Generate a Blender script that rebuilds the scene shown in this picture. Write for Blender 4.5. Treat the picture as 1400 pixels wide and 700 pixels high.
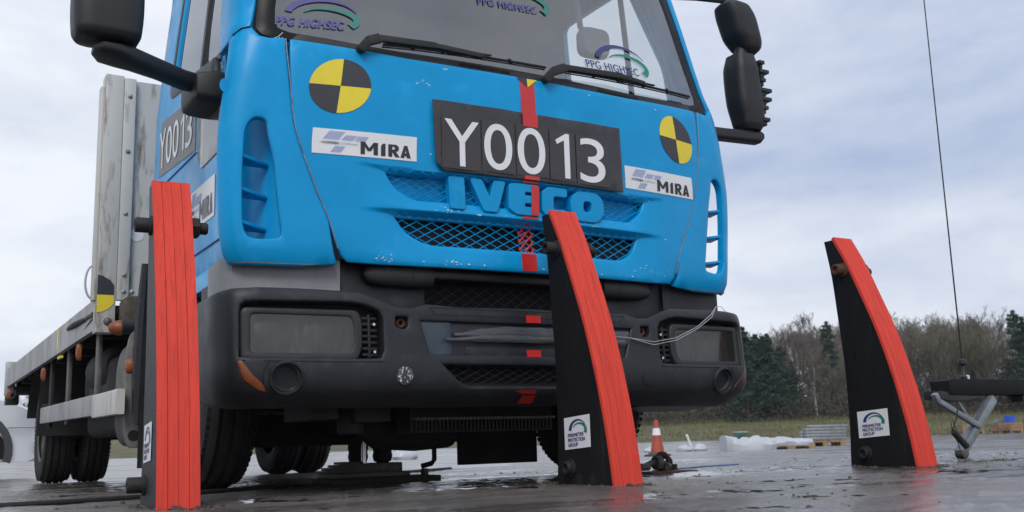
import bpy, bmesh, math, random, bisect
from mathutils import Vector, Matrix
from mathutils.geometry import delaunay_2d_cdt
random.seed(7)
for o in list(bpy.data.objects): bpy.data.objects.remove(o)
scene = bpy.context.scene
COL = scene.collection
R = math.radians

# ---------------------------------------------------------------- camera
cam_d = bpy.data.cameras.new('camera'); cam = bpy.data.objects.new('camera', cam_d); COL.objects.link(cam)
CAM = Vector((-2.03, -3.22, .15)); YAW, PITCH, ROLL = R(31.0), R(10.36), R(1.72)
cam_d.sensor_width = 36; cam_d.lens = 36; cam_d.clip_start = .05; cam_d.clip_end = 3000
_F = Vector((math.sin(YAW)*math.cos(PITCH), math.cos(YAW)*math.cos(PITCH), math.sin(PITCH)))
_R0 = Vector((math.cos(YAW), -math.sin(YAW), 0)); _U0 = _R0.cross(_F)
_R = _R0*math.cos(ROLL) - _U0*math.sin(ROLL); _U = _R.cross(_F)
cam.matrix_world = Matrix(((_R.x, _U.x, -_F.x, CAM.x), (_R.y, _U.y, -_F.y, CAM.y), (_R.z, _U.z, -_F.z, CAM.z), (0, 0, 0, 1)))
cam_d.dof.use_dof = True; cam_d.dof.focus_distance = 3.9; cam_d.dof.aperture_fstop = 6.3
scene.camera = cam

# ---------------------------------------------------------------- sky, sun, exposure
SUN_EL, SUN_ROT = 43, 218          # degrees; compass of the veiled sun, behind and left of the camera
world = bpy.data.worlds.new('World'); scene.world = world; world.use_nodes = True
nt = world.node_tree; nt.nodes.clear()
def N(nt, t, **kw):
    n = nt.nodes.new(t)
    for k, v in kw.items():
        if k in ('inp',):
            for a, b in v.items(): n.inputs[a].default_value = b
        else: setattr(n, k, v)
    return n
out = N(nt, 'ShaderNodeOutputWorld'); bg = N(nt, 'ShaderNodeBackground'); bg.inputs['Strength'].default_value = .1
sky = N(nt, 'ShaderNodeTexSky'); sky.sky_type = 'NISHITA'; sky.sun_disc = False
sky.sun_elevation = R(SUN_EL); sky.sun_rotation = R(SUN_ROT); sky.air_density = 1.5; sky.dust_density = 3
tc = N(nt, 'ShaderNodeTexCoord'); mp_ = N(nt, 'ShaderNodeMapping'); mp_.inputs['Scale'].default_value = (1, 1, 3.0)
mp_.inputs['Location'].default_value = (.35, .1, .0)
n1 = N(nt, 'ShaderNodeTexNoise', inp={'Scale': 1.15, 'Detail': 7, 'Roughness': .55, 'Distortion': .35})
n2 = N(nt, 'ShaderNodeTexNoise', inp={'Scale': 4.2, 'Detail': 6, 'Roughness': .6, 'Distortion': .3})
mx = N(nt, 'ShaderNodeMix'); mx.data_type = 'FLOAT'; mx.inputs[0].default_value = .28
ramp = N(nt, 'ShaderNodeValToRGB'); e = ramp.color_ramp.elements
e[0].position = .34; e[0].color = (.41, .495, .70, 1); e[1].position = .61; e[1].color = (.90, .935, 1.0, 1)
sc = N(nt, 'ShaderNodeVectorMath', operation='SCALE'); sc.inputs['Scale'].default_value = 9.5
mc = N(nt, 'ShaderNodeMix'); mc.data_type = 'RGBA'; mc.inputs[0].default_value = .93
nt.links.new(tc.outputs['Generated'], mp_.inputs[0]); nt.links.new(mp_.outputs[0], n1.inputs['Vector']); nt.links.new(mp_.outputs[0], n2.inputs['Vector'])
nt.links.new(n1.outputs[0], mx.inputs[2]); nt.links.new(n2.outputs[0], mx.inputs[3]); nt.links.new(mx.outputs[0], ramp.inputs[0])
nt.links.new(ramp.outputs[0], sc.inputs[0]); nt.links.new(sky.outputs[0], mc.inputs[6]); nt.links.new(sc.outputs[0], mc.inputs[7])
nt.links.new(mc.outputs[2], bg.inputs[0]); nt.links.new(bg.outputs[0], out.inputs[0])
sd = bpy.data.lights.new('sun', 'SUN'); sd.energy = 1.5; sd.angle = R(24); sd.color = (1, .97, .93)
sun = bpy.data.objects.new('sun', sd); COL.objects.link(sun)
_az = R(SUN_ROT); _sv = Vector((math.sin(_az)*math.cos(R(SUN_EL)), math.cos(_az)*math.cos(R(SUN_EL)), math.sin(R(SUN_EL))))
sun.rotation_euler = _sv.to_track_quat('Z', 'Y').to_euler()
scene.view_settings.view_transform = 'Standard'; scene.view_settings.look = 'None'
scene.view_settings.exposure = 0.14; scene.view_settings.gamma = 1
scene.render.engine = 'CYCLES'

# ---------------------------------------------------------------- materials
MATS = {}
def mat(name, col, rough=.5, metal=0., var=0., vscale=6., col2=None, c2lo=.5, c2hi=.6, c2scale=8., c2detail=6, stretch=(1, 1, 1),
        bump=0., bscale=60., coat=0., spec=.5, rvar=0., ior=None):
    if name in MATS: return MATS[name]
    m = bpy.data.materials.new(name); m.use_nodes = True; t = m.node_tree; b = t.nodes['Principled BSDF']
    b.inputs['Base Color'].default_value = (*col, 1); b.inputs['Roughness'].default_value = rough; b.inputs['Metallic'].default_value = metal
    b.inputs['Coat Weight'].default_value = coat; b.inputs['Coat Roughness'].default_value = .15; b.inputs['Specular IOR Level'].default_value = spec
    co = None
    def coord():
        nonlocal co
        if co is None:
            a = N(t, 'ShaderNodeTexCoord'); g = N(t, 'ShaderNodeMapping'); g.inputs['Scale'].default_value = stretch
            t.links.new(a.outputs['Object'], g.inputs[0]); co = g.outputs[0]
        return co
    last = None
    if var:
        n = N(t, 'ShaderNodeTexNoise', inp={'Scale': vscale, 'Detail': 5, 'Roughness': .6}); t.links.new(coord(), n.inputs['Vector'])
        r = N(t, 'ShaderNodeValToRGB'); r.color_ramp.elements[0].position = .3; r.color_ramp.elements[1].position = .7
        r.color_ramp.elements[0].color = (*[max(0, c*(1-var)) for c in col], 1); r.color_ramp.elements[1].color = (*[min(1, c*(1+var)) for c in col], 1)
        t.links.new(n.outputs[0], r.inputs[0]); last = r.outputs[0]
    if col2:
        n = N(t, 'ShaderNodeTexNoise', inp={'Scale': c2scale, 'Detail': c2detail, 'Roughness': .65}); t.links.new(coord(), n.inputs['Vector'])
        r = N(t, 'ShaderNodeMapRange', inp={1: c2lo, 2: c2hi}); t.links.new(n.outputs[0], r.inputs[0])
        k = N(t, 'ShaderNodeMix'); k.data_type = 'RGBA'; t.links.new(r.outputs[0], k.inputs[0])
        k.inputs[6].default_value = (*col, 1); k.inputs[7].default_value = (*col2, 1)
        if last is not None: t.links.new(last, k.inputs[6])
        last = k.outputs[2]
    if last is not None: t.links.new(last, b.inputs['Base Color'])
    if rvar:
        n = N(t, 'ShaderNodeTexNoise', inp={'Scale': vscale*1.7, 'Detail': 5}); t.links.new(coord(), n.inputs['Vector'])
        r = N(t, 'ShaderNodeMapRange', inp={1: .3, 2: .7, 3: max(.02, rough-rvar), 4: min(1, rough+rvar)}); t.links.new(n.outputs[0], r.inputs[0]); t.links.new(r.outputs[0], b.inputs['Roughness'])
    if bump:
        n = N(t, 'ShaderNodeTexNoise', inp={'Scale': bscale, 'Detail': 4}); t.links.new(coord(), n.inputs['Vector'])
        u = N(t, 'ShaderNodeBump', inp={'Strength': min(1, bump), 'Distance': .004}); t.links.new(n.outputs[0], u.inputs['Height']); t.links.new(u.outputs[0], b.inputs['Normal'])
    MATS[name] = m; return m
def glass(name, tint, refl=1.0, rough=.0, dirt=0., dcol=(.45, .49, .53)):
    m = bpy.data.materials.new(name); m.use_nodes = True; t = m.node_tree; t.nodes.clear()
    o = N(t, 'ShaderNodeOutputMaterial'); tr = N(t, 'ShaderNodeBsdfTransparent'); tr.inputs[0].default_value = (*tint, 1)
    gl = N(t, 'ShaderNodeBsdfGlossy'); gl.inputs['Roughness'].default_value = rough
    ge = N(t, 'ShaderNodeNewGeometry'); dp_ = N(t, 'ShaderNodeVectorMath', operation='DOT_PRODUCT'); t.links.new(ge.outputs['Incoming'], dp_.inputs[0]); t.links.new(ge.outputs['Normal'], dp_.inputs[1])
    ab = N(t, 'ShaderNodeMath', operation='ABSOLUTE'); t.links.new(dp_.outputs['Value'], ab.inputs[0])
    om = N(t, 'ShaderNodeMath', operation='SUBTRACT'); om.inputs[0].default_value = 1; t.links.new(ab.outputs[0], om.inputs[1])
    pw = N(t, 'ShaderNodeMath', operation='POWER'); pw.inputs[1].default_value = 5; t.links.new(om.outputs[0], pw.inputs[0])
    mu = N(t, 'ShaderNodeMath', operation='MULTIPLY_ADD'); mu.inputs[1].default_value = .93; mu.inputs[2].default_value = .043*refl; mu.use_clamp = True
    n2_ = N(t, 'ShaderNodeMath', operation='MULTIPLY'); n2_.inputs[1].default_value = 2; p1_ = N(t, 'ShaderNodeMath', operation='ADD'); p1_.inputs[1].default_value = 1; dv = N(t, 'ShaderNodeMath', operation='DIVIDE'); dv.use_clamp = True
    t.links.new(mu.outputs[0], n2_.inputs[0]); t.links.new(mu.outputs[0], p1_.inputs[0]); t.links.new(n2_.outputs[0], dv.inputs[0]); t.links.new(p1_.outputs[0], dv.inputs[1])
    ms = N(t, 'ShaderNodeMixShader'); t.links.new(pw.outputs[0], mu.inputs[0]); t.links.new(dv.outputs[0], ms.inputs[0])
    t.links.new(tr.outputs[0], ms.inputs[1]); t.links.new(gl.outputs[0], ms.inputs[2]); last = ms.outputs[0]
    if dirt:
        df = N(t, 'ShaderNodeBsdfDiffuse'); df.inputs[0].default_value = (*dcol, 1); m2 = N(t, 'ShaderNodeMixShader')
        a = N(t, 'ShaderNodeTexCoord'); n = N(t, 'ShaderNodeTexNoise', inp={'Scale': 5, 'Detail': 6})
        r = N(t, 'ShaderNodeMapRange', inp={1: .35, 2: .75, 3: dirt*.4, 4: dirt*1.6}); t.links.new(a.outputs['Object'], n.inputs['Vector'])
        t.links.new(n.outputs[0], r.inputs[0]); t.links.new(r.outputs[0], m2.inputs[0]); t.links.new(last, m2.inputs[1]); t.links.new(df.outputs[0], m2.inputs[2]); last = m2.outputs[0]
    t.links.new(last, o.inputs[0]); MATS[name] = m; return m
BLUE = mat('blue_paint', (.0008, .300, .64), .36, var=.07, vscale=5, col2=(.012, .36, .73), c2lo=.55, c2hi=.80, c2scale=9, coat=.10, spec=.22, rvar=.1, bump=.06, bscale=25)
CHIP = mat('chipped_edge', (.62, .66, .70), .6, var=.2, vscale=40)
PRIMER = mat('grey_primer', (.24, .25, .26), .5, var=.25, vscale=6, col2=(.03, .15, .30), c2lo=.64, c2hi=.70, c2scale=5)
PLAS = mat('bumper_plastic', (.021, .0225, .028), .44, spec=.36, var=.25, vscale=4, col2=(.045, .047, .053), c2lo=.55, c2hi=.8, c2scale=14, bump=.12, bscale=300, rvar=.08)
PLASD = mat('dark_plastic', (.016, .017, .020), .5, var=.25, vscale=8, bump=.08, bscale=200)
BLACK = mat('black_rubber', (.011, .011, .012), .7, var=.3, vscale=10, bump=.2, bscale=120)
TYRE = mat('tyre_rubber', (.012, .012, .013), .78, var=.3, vscale=14, col2=(.05, .047, .042), c2lo=.56, c2hi=.8, c2scale=9, bump=.3, bscale=90)
VOID = mat('black_interior', (.006, .006, .007), .8)
MIRR = mat('mirror_plastic', (.014, .015, .018), .52, var=.2, vscale=6, bump=.15, bscale=350)
UNDER = mat('underbody_grime', (.013, .0125, .012), .75, var=.5, vscale=9, col2=(.03, .026, .021), c2lo=.55, c2hi=.75, c2scale=12, bump=.4, bscale=50)
STEEL = mat('dirty_steel', (.10, .095, .088), .55, metal=.2, var=.4, vscale=8, col2=(.05, .032, .02), c2lo=.56, c2hi=.72, c2scale=10, bump=.2, bscale=60)
GALV = mat('galvanised_steel', (.24, .265, .29), .42, metal=.55, var=.22, vscale=12, col2=(.2, .22, .24), c2lo=.5, c2hi=.7, c2scale=20, bump=.06, bscale=50)
BEDM = mat('weathered_aluminium', (.33, .335, .335), .52, metal=.2, var=.25, vscale=5, col2=(.11, .105, .10), c2lo=.53, c2hi=.74, c2scale=7, stretch=(1, 1, .35), bump=.06, bscale=30)
BEDW = mat('painted_headboard', (.54, .54, .51), .5, var=.1, vscale=3, col2=(.13, .10, .075), c2lo=.54, c2hi=.70, c2scale=16, stretch=(1, 1, .20), bump=.04, bscale=30)
AMBER = mat('amber_plastic', (.22, .055, .012), .45, var=.2, vscale=20)
WHITE = mat('sticker_white', (.74, .75, .77), .42, var=.05, vscale=8)
INK = mat('sticker_black', (.020, .020, .024), .45)
NAVY = mat('sticker_navy', (.035, .04, .16), .45)
LBLUE = mat('sticker_light_blue', (.13, .22, .55), .45)
LGREY = mat('sticker_grey', (.36, .39, .47), .45)
GREEN = mat('sticker_green', (.012, .20, .155), .45)
YEL = mat('marker_yellow', (.78, .62, .035), .42, var=.06, vscale=10)
MBLK = mat('marker_black', (.035, .035, .042), .45, var=.15, vscale=10)
PLATE = mat('number_board_film', (.034, .032, .037), .30, var=.25, vscale=7, col2=(.06, .055, .058), c2lo=.55, c2hi=.75, c2scale=6, bump=.08, bscale=12, rvar=.1)
PLATE2 = mat('number_board_backing', (.040, .036, .038), .32, var=.2, vscale=9)
SPLATE = mat('side_board_film', (.12, .12, .13), .4, var=.2, vscale=6)
TAPE = mat('red_tape', (.55, .022, .022), .34, var=.12, vscale=12, coat=.2)
DUCT = mat('grey_duct_tape', (.06, .065, .075), .38, var=.25, vscale=12, stretch=(1, 1, 5), bump=.3, bscale=22)
RED = mat('red_painted_board', (.64, .048, .027), .60, spec=.3, var=.16, vscale=7, col2=(.40, .036, .028), c2lo=.48, c2hi=.78, c2scale=26, stretch=(4, 1, .10), bump=.5, bscale=170)
FIN = mat('black_textured_rubber', (.008, .008, .009), .55, var=.3, vscale=9, bump=1., bscale=95, spec=.5)
FIND = mat('black_steel_plate', (.008, .008, .011), .6, var=.25, vscale=9, bump=.2, bscale=140)
RUST = mat('rusty_bolt', (.075, .028, .016), .75, var=.4, vscale=40)
CHROME = mat('bright_metal', (.6, .6, .6), .22, metal=1)
REFLECTOR = mat('lamp_reflector', (.16, .155, .14), .35, metal=.8, var=.3, vscale=9)
IVORY = mat('cab_lining', (.17, .195, .22), .8, var=.08, vscale=3)
SEAT = mat('seat_fabric', (.10, .115, .14), .85, var=.15, vscale=20)
DASH = mat('dashboard_plastic', (.05, .055, .06), .6)
LENS = glass('headlight_lens', (.52, .51, .49), 1.2, .06, .24, (.075, .072, .068))
WSCR = glass('windscreen_glass', (.90, .94, .95), 3.0, .0, .035)
SIDEG = glass('side_window_glass', (.90, .93, .93), 2.0, .0, .02)
FRIT = mat('black_glass_band', (.006, .006, .008), .35, spec=.2)
# ---------------------------------------------------------------- mesh helpers
class MB:
    def __init__(s): s.v = []; s.f = []; s.m = []
    def add(s, vs, fs, mi=0):
        o = len(s.v); s.v += [tuple(v) for v in vs]; s.f += [tuple(i+o for i in f) for f in fs]; s.m += [mi]*len(fs); return s
    def box(s, x0, x1, y0, y1, z0, z1, mi=0):
        return s.add([(x0,y0,z0),(x1,y0,z0),(x1,y1,z0),(x0,y1,z0),(x0,y0,z1),(x1,y0,z1),(x1,y1,z1),(x0,y1,z1)],
                     [(0,3,2,1),(4,5,6,7),(0,1,5,4),(1,2,6,5),(2,3,7,6),(3,0,4,7)], mi)
    def bar(s, p, q, w, h, up=(0,0,1), mi=0):
        p = Vector(p); q = Vector(q); d = (q-p).normalized(); u = Vector(up); a = d.cross(u)
        if a.length < 1e-4: a = d.cross(Vector((1,0,0)))
        a.normalize(); b = a.cross(d).normalized(); r = []
        for c in (p, q):
            for i, j in ((-1,-1),(1,-1),(1,1),(-1,1)): r.append(c+a*i*w/2+b*j*h/2)
        return s.add(r, [(0,1,2,3),(7,6,5,4),(0,4,5,1),(1,5,6,2),(2,6,7,3),(3,7,4,0)], mi)
    def loft(s, rings, caps=True, mi=0, closed=True):
        n = len(rings[0]); vs = [p for r in rings for p in r]; fs = []
        for k in range(len(rings)-1):
            for i in range(n if closed else n-1):
                j = (i+1) % n; fs.append((k*n+i, k*n+j, (k+1)*n+j, (k+1)*n+i))
        if caps and closed: fs.append(tuple(range(n-1,-1,-1))); fs.append(tuple((len(rings)-1)*n+i for i in range(n)))
        return s.add(vs, fs, mi)
    def tube(s, pts, r, n=8, mi=0, caps=True):
        pts = [Vector(p) for p in pts]; rr = r if isinstance(r, (list, tuple)) else [r]*len(pts); rings = []; a = None
        for i, p in enumerate(pts):
            d = (pts[min(i+1, len(pts)-1)]-pts[max(i-1, 0)]).normalized()
            if a is None:
                a = d.cross(Vector((0,0,1)))
                if a.length < .05: a = d.cross(Vector((1,0,0)))
            a = (a-d*a.dot(d)).normalized(); b = d.cross(a)
            rings.append([p+(a*math.cos(2*math.pi*k/n)+b*math.sin(2*math.pi*k/n))*rr[i] for k in range(n)])
        return s.loft(rings, caps, mi)
    def cyl(s, p, q, r, n=16, mi=0, r2=None): return s.tube([p, q], [r, r if r2 is None else r2], n, mi)
    def lathe(s, prof, o, axis, n=32, mi=0, caps=False):
        ax = Vector(axis).normalized(); a = ax.cross(Vector((0,0,1)))
        if a.length < .05: a = ax.cross(Vector((0,1,0)))
        a.normalize(); b = ax.cross(a); o = Vector(o)
        return s.loft([[o+ax*h+(a*math.cos(2*math.pi*k/n)+b*math.sin(2*math.pi*k/n))*r for k in range(n)] for r, h in prof], caps, mi)
    def prism(s, poly, f, w0, w1, mi=0):
        n = len(poly); vs = [f(u, v, w0) for u, v in poly]+[f(u, v, w1) for u, v in poly]
        return s.add(vs, [tuple(range(n-1,-1,-1)), tuple(range(n, 2*n))]+[(i, (i+1) % n, n+(i+1) % n, n+i) for i in range(n)], mi)
    def build(s, name, mats, parent=None, bevel=0., sharp=40, segs=2, recalc=True, label=None):
        me = bpy.data.meshes.new(name); me.from_pydata(s.v, [], s.f)
        if not isinstance(mats, (list, tuple)): mats = [mats]
        for m in mats: me.materials.append(m)
        me.polygons.foreach_set('material_index', s.m)
        if bevel or recalc:
            bm = bmesh.new(); bm.from_mesh(me)
            if recalc: bmesh.ops.recalc_face_normals(bm, faces=bm.faces)
            if bevel:
                es = [e for e in bm.edges if len(e.link_faces) == 2 and e.calc_face_angle(0) > .6]
                bmesh.ops.bevel(bm, geom=es, offset=bevel, segments=segs, profile=.5, affect='EDGES', clamp_overlap=True)
            bm.to_mesh(me); bm.free()
        me.polygons.foreach_set('use_smooth', [True]*len(me.polygons)); me.set_sharp_from_angle(angle=R(sharp)); me.update()
        o = bpy.data.objects.new(name, me); COL.objects.link(o)
        if parent: o.parent = parent
        if label: o['label'] = label
        return o
def thing(name, label, cat, loc=(0,0,0), rz=0., group=None):
    o = bpy.data.objects.new(name, None); COL.objects.link(o); o.location = loc; o.rotation_euler = (0,0,rz); o.empty_display_size = .1
    return tag(o, label, cat, group)
def tag(o, label, cat=None, group=None, kind=None):
    if label: o['label'] = label
    if cat: o['category'] = cat
    if group: o['group'] = group
    if kind: o['kind'] = kind
    return o
def struct(o, kind='structure'): o['kind'] = kind; return o
def copy_tree(o, parent=None):
    c = o.copy(); COL.objects.link(c); c.parent = parent
    for ch in list(o.children): copy_tree(ch, c)
    return c
def smooth(x, a, b):
    t = max(0., min(1., (x-a)/(b-a))); return t*t*(3-2*t)
def inpoly(x, y, poly):
    c = False; j = len(poly)-1
    for i in range(len(poly)):
        xi, yi = poly[i]; xj, yj = poly[j]
        if (yi > y) != (yj > y) and x < (xj-xi)*(y-yi)/(yj-yi)+xi: c = not c
        j = i
    return c
def resample(loop, d):
    o = []
    for i in range(len(loop)):
        a = loop[i]; b = loop[(i+1) % len(loop)]; n = max(1, int(math.hypot(b[0]-a[0], b[1]-a[1])/d+.5))
        o += [(a[0]+(b[0]-a[0])*k/n, a[1]+(b[1]-a[1])*k/n) for k in range(n)]
    return o
def rounded(poly, r, n=4):
    o = []; m = len(poly)
    for i in range(m):
        p = Vector(poly[i]); a = Vector(poly[i-1]); b = Vector(poly[(i+1) % m]); rr = r[i] if isinstance(r, (list, tuple)) else r
        da = (a-p); db = (b-p); k = min(rr, da.length*.48, db.length*.48)
        if k < 1e-5: o.append(tuple(p)); continue
        s = p+da.normalized()*k; e = p+db.normalized()*k
        for t in range(n+1):
            t /= n; o.append(tuple(s*(1-t)**2+p*2*t*(1-t)+e*t*t))
    return o
def arange(a, b, d):
    n = max(1, int(round((b-a)/d))); return [a+(b-a)*i/n for i in range(n+1)]
def panel(outline, holes, us, vs, mp, thick=.01, b=.004, d=.04, rim=True, mb=None, mi=0):
    loops = [resample(outline, d)]+[resample(h, d) for h in holes]; pts = []; edges = []
    for L in loops:
        o = len(pts); pts += L; edges += [(o+i, o+(i+1) % len(L)) for i in range(len(L))]
    nb = len(pts)
    for u in us:
        for v in vs:
            if inpoly(u, v, loops[0]) and not any(inpoly(u, v, h) for h in loops[1:]) and all((u-p[0])**2+(v-p[1])**2 > 6e-5 for p in pts[:nb]): pts.append((u, v))
    res = delaunay_2d_cdt([Vector(p) for p in pts], edges, [], 0, 1e-6)
    V = res[0]; tris = []
    for f in res[2]:
        for k in range(1, len(f)-1):
            t = (f[0], f[k], f[k+1]); cx = sum(V[i].x for i in t)/3; cy = sum(V[i].y for i in t)/3
            if inpoly(cx, cy, loops[0]) and not any(inpoly(cx, cy, h) for h in loops[1:]):
                if (V[t[1]]-V[t[0]]).cross(V[t[2]]-V[t[0]]) < 0: t = (t[0], t[2], t[1])
                tris.append(t)
    mb = mb or MB(); used = sorted({i for t in tris for i in t}); ix = {k: i for i, k in enumerate(used)}
    vs3 = [mp(V[k].x, V[k].y, 0) for k in used]; fs = [tuple(ix[i] for i in t) for t in tris]
    if rim:
        ed = {}
        for t in tris:
            for i in range(3): ed[(t[i], t[(i+1) % 3])] = 1
        bd = [e for e in ed if (e[1], e[0]) not in ed]; nor = {}
        for a, c in bd:
            dv = V[c]-V[a]; n = Vector((dv.y, -dv.x)).normalized()
            for i in (a, c): nor[i] = nor.get(i, Vector((0, 0)))+n
        ring = {}
        for i, n in nor.items():
            n = n.normalized(); o = len(vs3); p = V[i]
            vs3 += [mp(p.x+n.x*b*.65, p.y+n.y*b*.65, -b*.3), mp(p.x+n.x*b, p.y+n.y*b, -b), mp(p.x+n.x*b, p.y+n.y*b, -thick)]; ring[i] = o
        for a, c in bd:
            ra, rc = ring[a], ring[c]; fs += [(ix[c], ix[a], ra, rc), (rc, ra, ra+1, rc+1), (rc+1, ra+1, ra+2, rc+2)]
    mb.add(vs3, fs, mi); return mb
_tc = {}
def text2d(s, bold=0., sp=1.0):
    k = (s, bold, sp)
    if k not in _tc:
        cu = bpy.data.curves.new('t', 'FONT'); cu.body = s; cu.size = 1; cu.offset = bold; cu.space_character = sp; cu.resolution_u = 10
        ob = bpy.data.objects.new('t', cu); COL.objects.link(ob); bpy.context.view_layer.update()
        me = bpy.data.meshes.new_from_object(ob.evaluated_get(bpy.context.evaluated_depsgraph_get()))
        v = [(a.co.x, a.co.y) for a in me.vertices]; f = [tuple(p.vertices) for p in me.polygons]
        bpy.data.objects.remove(ob); bpy.data.curves.remove(cu); bpy.data.meshes.remove(me)
        xs = [a[0] for a in v]; ys = [a[1] for a in v]; x0, x1, y0, y1 = min(xs), max(xs), min(ys), max(ys)
        _tc[k] = ([((x-x0)/(x1-x0), (y-y0)/(y1-y0)) for x, y in v], f)
    return _tc[k]
def text(mb, s, mp, u0, u1, v0, v1, off, mi, bold=0., sp=1.0, skew=0.):
    v, f = text2d(s, 0., sp)
    for k in range(1 if bold < .005 else 3): d = (0, 1, -1)[k]*bold*abs(v1-v0)*(1 if u1 > u0 else -1); mb.add([mp(u0+(u1-u0)*x+d, v0+(v1-v0)*y+skew*x+d*.3, off+k*.00025) for x, y in v], f, mi)
def flat(mb, poly, mp, off, mi):
    n = len(poly); V = [Vector(p) for p in poly]; r = delaunay_2d_cdt(V, [(i, (i+1) % n) for i in range(n)], [], 0, 1e-7)
    fs = [f for f in r[2] if inpoly(sum(r[0][i].x for i in f)/len(f), sum(r[0][i].y for i in f)/len(f), poly)]
    mb.add([mp(p.x, p.y, off) for p in r[0]], fs, mi)
def crescent(cx, cy, a, b, t0, t1, w0, w1, n=22):
    o = []; q = []
    for i in range(n+1):
        t = i/n; th = R(t0+(t1-t0)*t); w = w0+(w1-w0)*t
        o.append((cx+a*math.cos(th), cy+b*math.sin(th))); q.append((cx+(a-w)*math.cos(th), cy+(b-w)*math.sin(th)))
    return o+q[::-1]
def mesh_wires(mb, poly, dx, dz, w, mp, off, mi=0, ph=0.):
    xs = [p[0] for p in poly]; zs = [p[1] for p in poly]; x0, x1, z0, z1 = min(xs), max(xs), min(zs), max(zs); k = dz/dx; H = z1-z0
    for sg in (1, -1):
        x = x0-H/k-dx+ph
        while x < x1+H/k+dx:
            pts = []; n = 60
            for i in range(n+1):
                z = z0+H*i/n; xx = x+sg*(z-z0)/k; pts.append((xx, z, inpoly(xx, z, poly)))
            run = []
            for p in pts+[(0, 0, False)]:
                if p[2]: run.append(p)
                elif run:
                    if len(run) > 2:
                        a, c = run[0], run[-1]; m = [(a[0]+(c[0]-a[0])*t/3, a[1]+(c[1]-a[1])*t/3) for t in range(4)]
                        mb.tube([mp(q[0], q[1], off+(.0012 if sg > 0 else -.0012)) for q in m], w, 4, mi)
                    run = []
            x += dx
def rsec(w, h, r, n=4):
    return rounded([(-w/2,-h/2),(w/2,-h/2),(w/2,h/2),(-w/2,h/2)], r, n)
# ---------------------------------------------------------------- body surfaces of the truck
def interp(ks,vs,z):
    # monotone-ish smooth (catmull) interpolation
    n=len(ks)
    if z<=ks[0]: return vs[0]+(z-ks[0])*(vs[1]-vs[0])/(ks[1]-ks[0])
    if z>=ks[-1]: return vs[-1]+(z-ks[-1])*(vs[-1]-vs[-2])/(ks[-1]-ks[-2])
    i=bisect.bisect_right(ks,z)-1
    h=ks[i+1]-ks[i]; t=(z-ks[i])/h
    def sl(j):
        if j==0: return (vs[1]-vs[0])/(ks[1]-ks[0])
        if j==n-1: return (vs[-1]-vs[-2])/(ks[-1]-ks[-2])
        a=(vs[j]-vs[j-1])/(ks[j]-ks[j-1]); b=(vs[j+1]-vs[j])/(ks[j+1]-ks[j])
        return 0 if a*b<=0 else 2*a*b/(a+b)
    m0=sl(i)*h;m1=sl(i+1)*h
    return (2*t**3-3*t*t+1)*vs[i]+(t**3-2*t*t+t)*m0+(-2*t**3+3*t*t)*vs[i+1]+(t**3-t*t)*m1
CZ=[.74,.77,.82,.95,1.2,1.42,1.56,1.70,2.1,2.6]
CY=[.075,.040,.024,.018,.006,.004,.012,.050,.150,.29]
CX=[1.0,1.03,1.055,1.065,1.07,1.03,1.00,.96,.92,.87]
CW=[1.085,1.11,1.128,1.142,1.152,1.132,1.116,1.10,1.06,1.01]
CR=[.10,.10,.10,.10,.10,.11,.13,.15,.16,.18]
KC=.09
def cab(u,z,off=0.0):
    """u: |u|<=1 front, 1..2 corner, 2.. side ; returns (x,y,z)"""
    def base(u,z):
        s=1 if u>=0 else -1; a=abs(u)
        y0=interp(CZ,CY,z);xa=interp(CZ,CX,z);W=interp(CZ,CW,z);r=interp(CZ,CR,z)
        if a<=1:
            x=a*xa; return (s*x,y0+KC*x*x,z)
        ya=y0+KC*xa*xa; P0=(xa,ya);P1=(W,ya+2*KC*xa*(W-xa));P2=(W,ya+r)
        if a<=2:
            t=a-1;q=1-t
            return (s*(q*q*P0[0]+2*q*t*P1[0]+t*t*P2[0]), q*q*P0[1]+2*q*t*P1[1]+t*t*P2[1], z)
        return (s*W,P2[1]+(a-2)*1.3,z)
    p=base(u,z)
    if off==0: return p
    e=1e-3
    a=base(u+e,z);b=base(u-e,z);c=base(u,z+e);d=base(u,z-e)
    tu=[a[i]-b[i] for i in range(3)];tz=[c[i]-d[i] for i in range(3)]
    n=(tu[1]*tz[2]-tu[2]*tz[1],tu[2]*tz[0]-tu[0]*tz[2],tu[0]*tz[1]-tu[1]*tz[0])
    L=(n[0]**2+n[1]**2+n[2]**2)**.5
    return tuple(p[i]+off*n[i]/L for i in range(3))
BZ=[.28,.31,.345,.40,.50,.60,.66,.69,.705]
BY=[.10,.055,.015,.0,.008,.015,.022,.04,.075]
BX=[.97,1.0,1.02,1.03,1.03,1.03,1.02,1.0,.98]
BW=[1.10,1.13,1.145,1.158,1.16,1.16,1.158,1.145,1.12]
BR=[.15]*9
KB=.045
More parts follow.
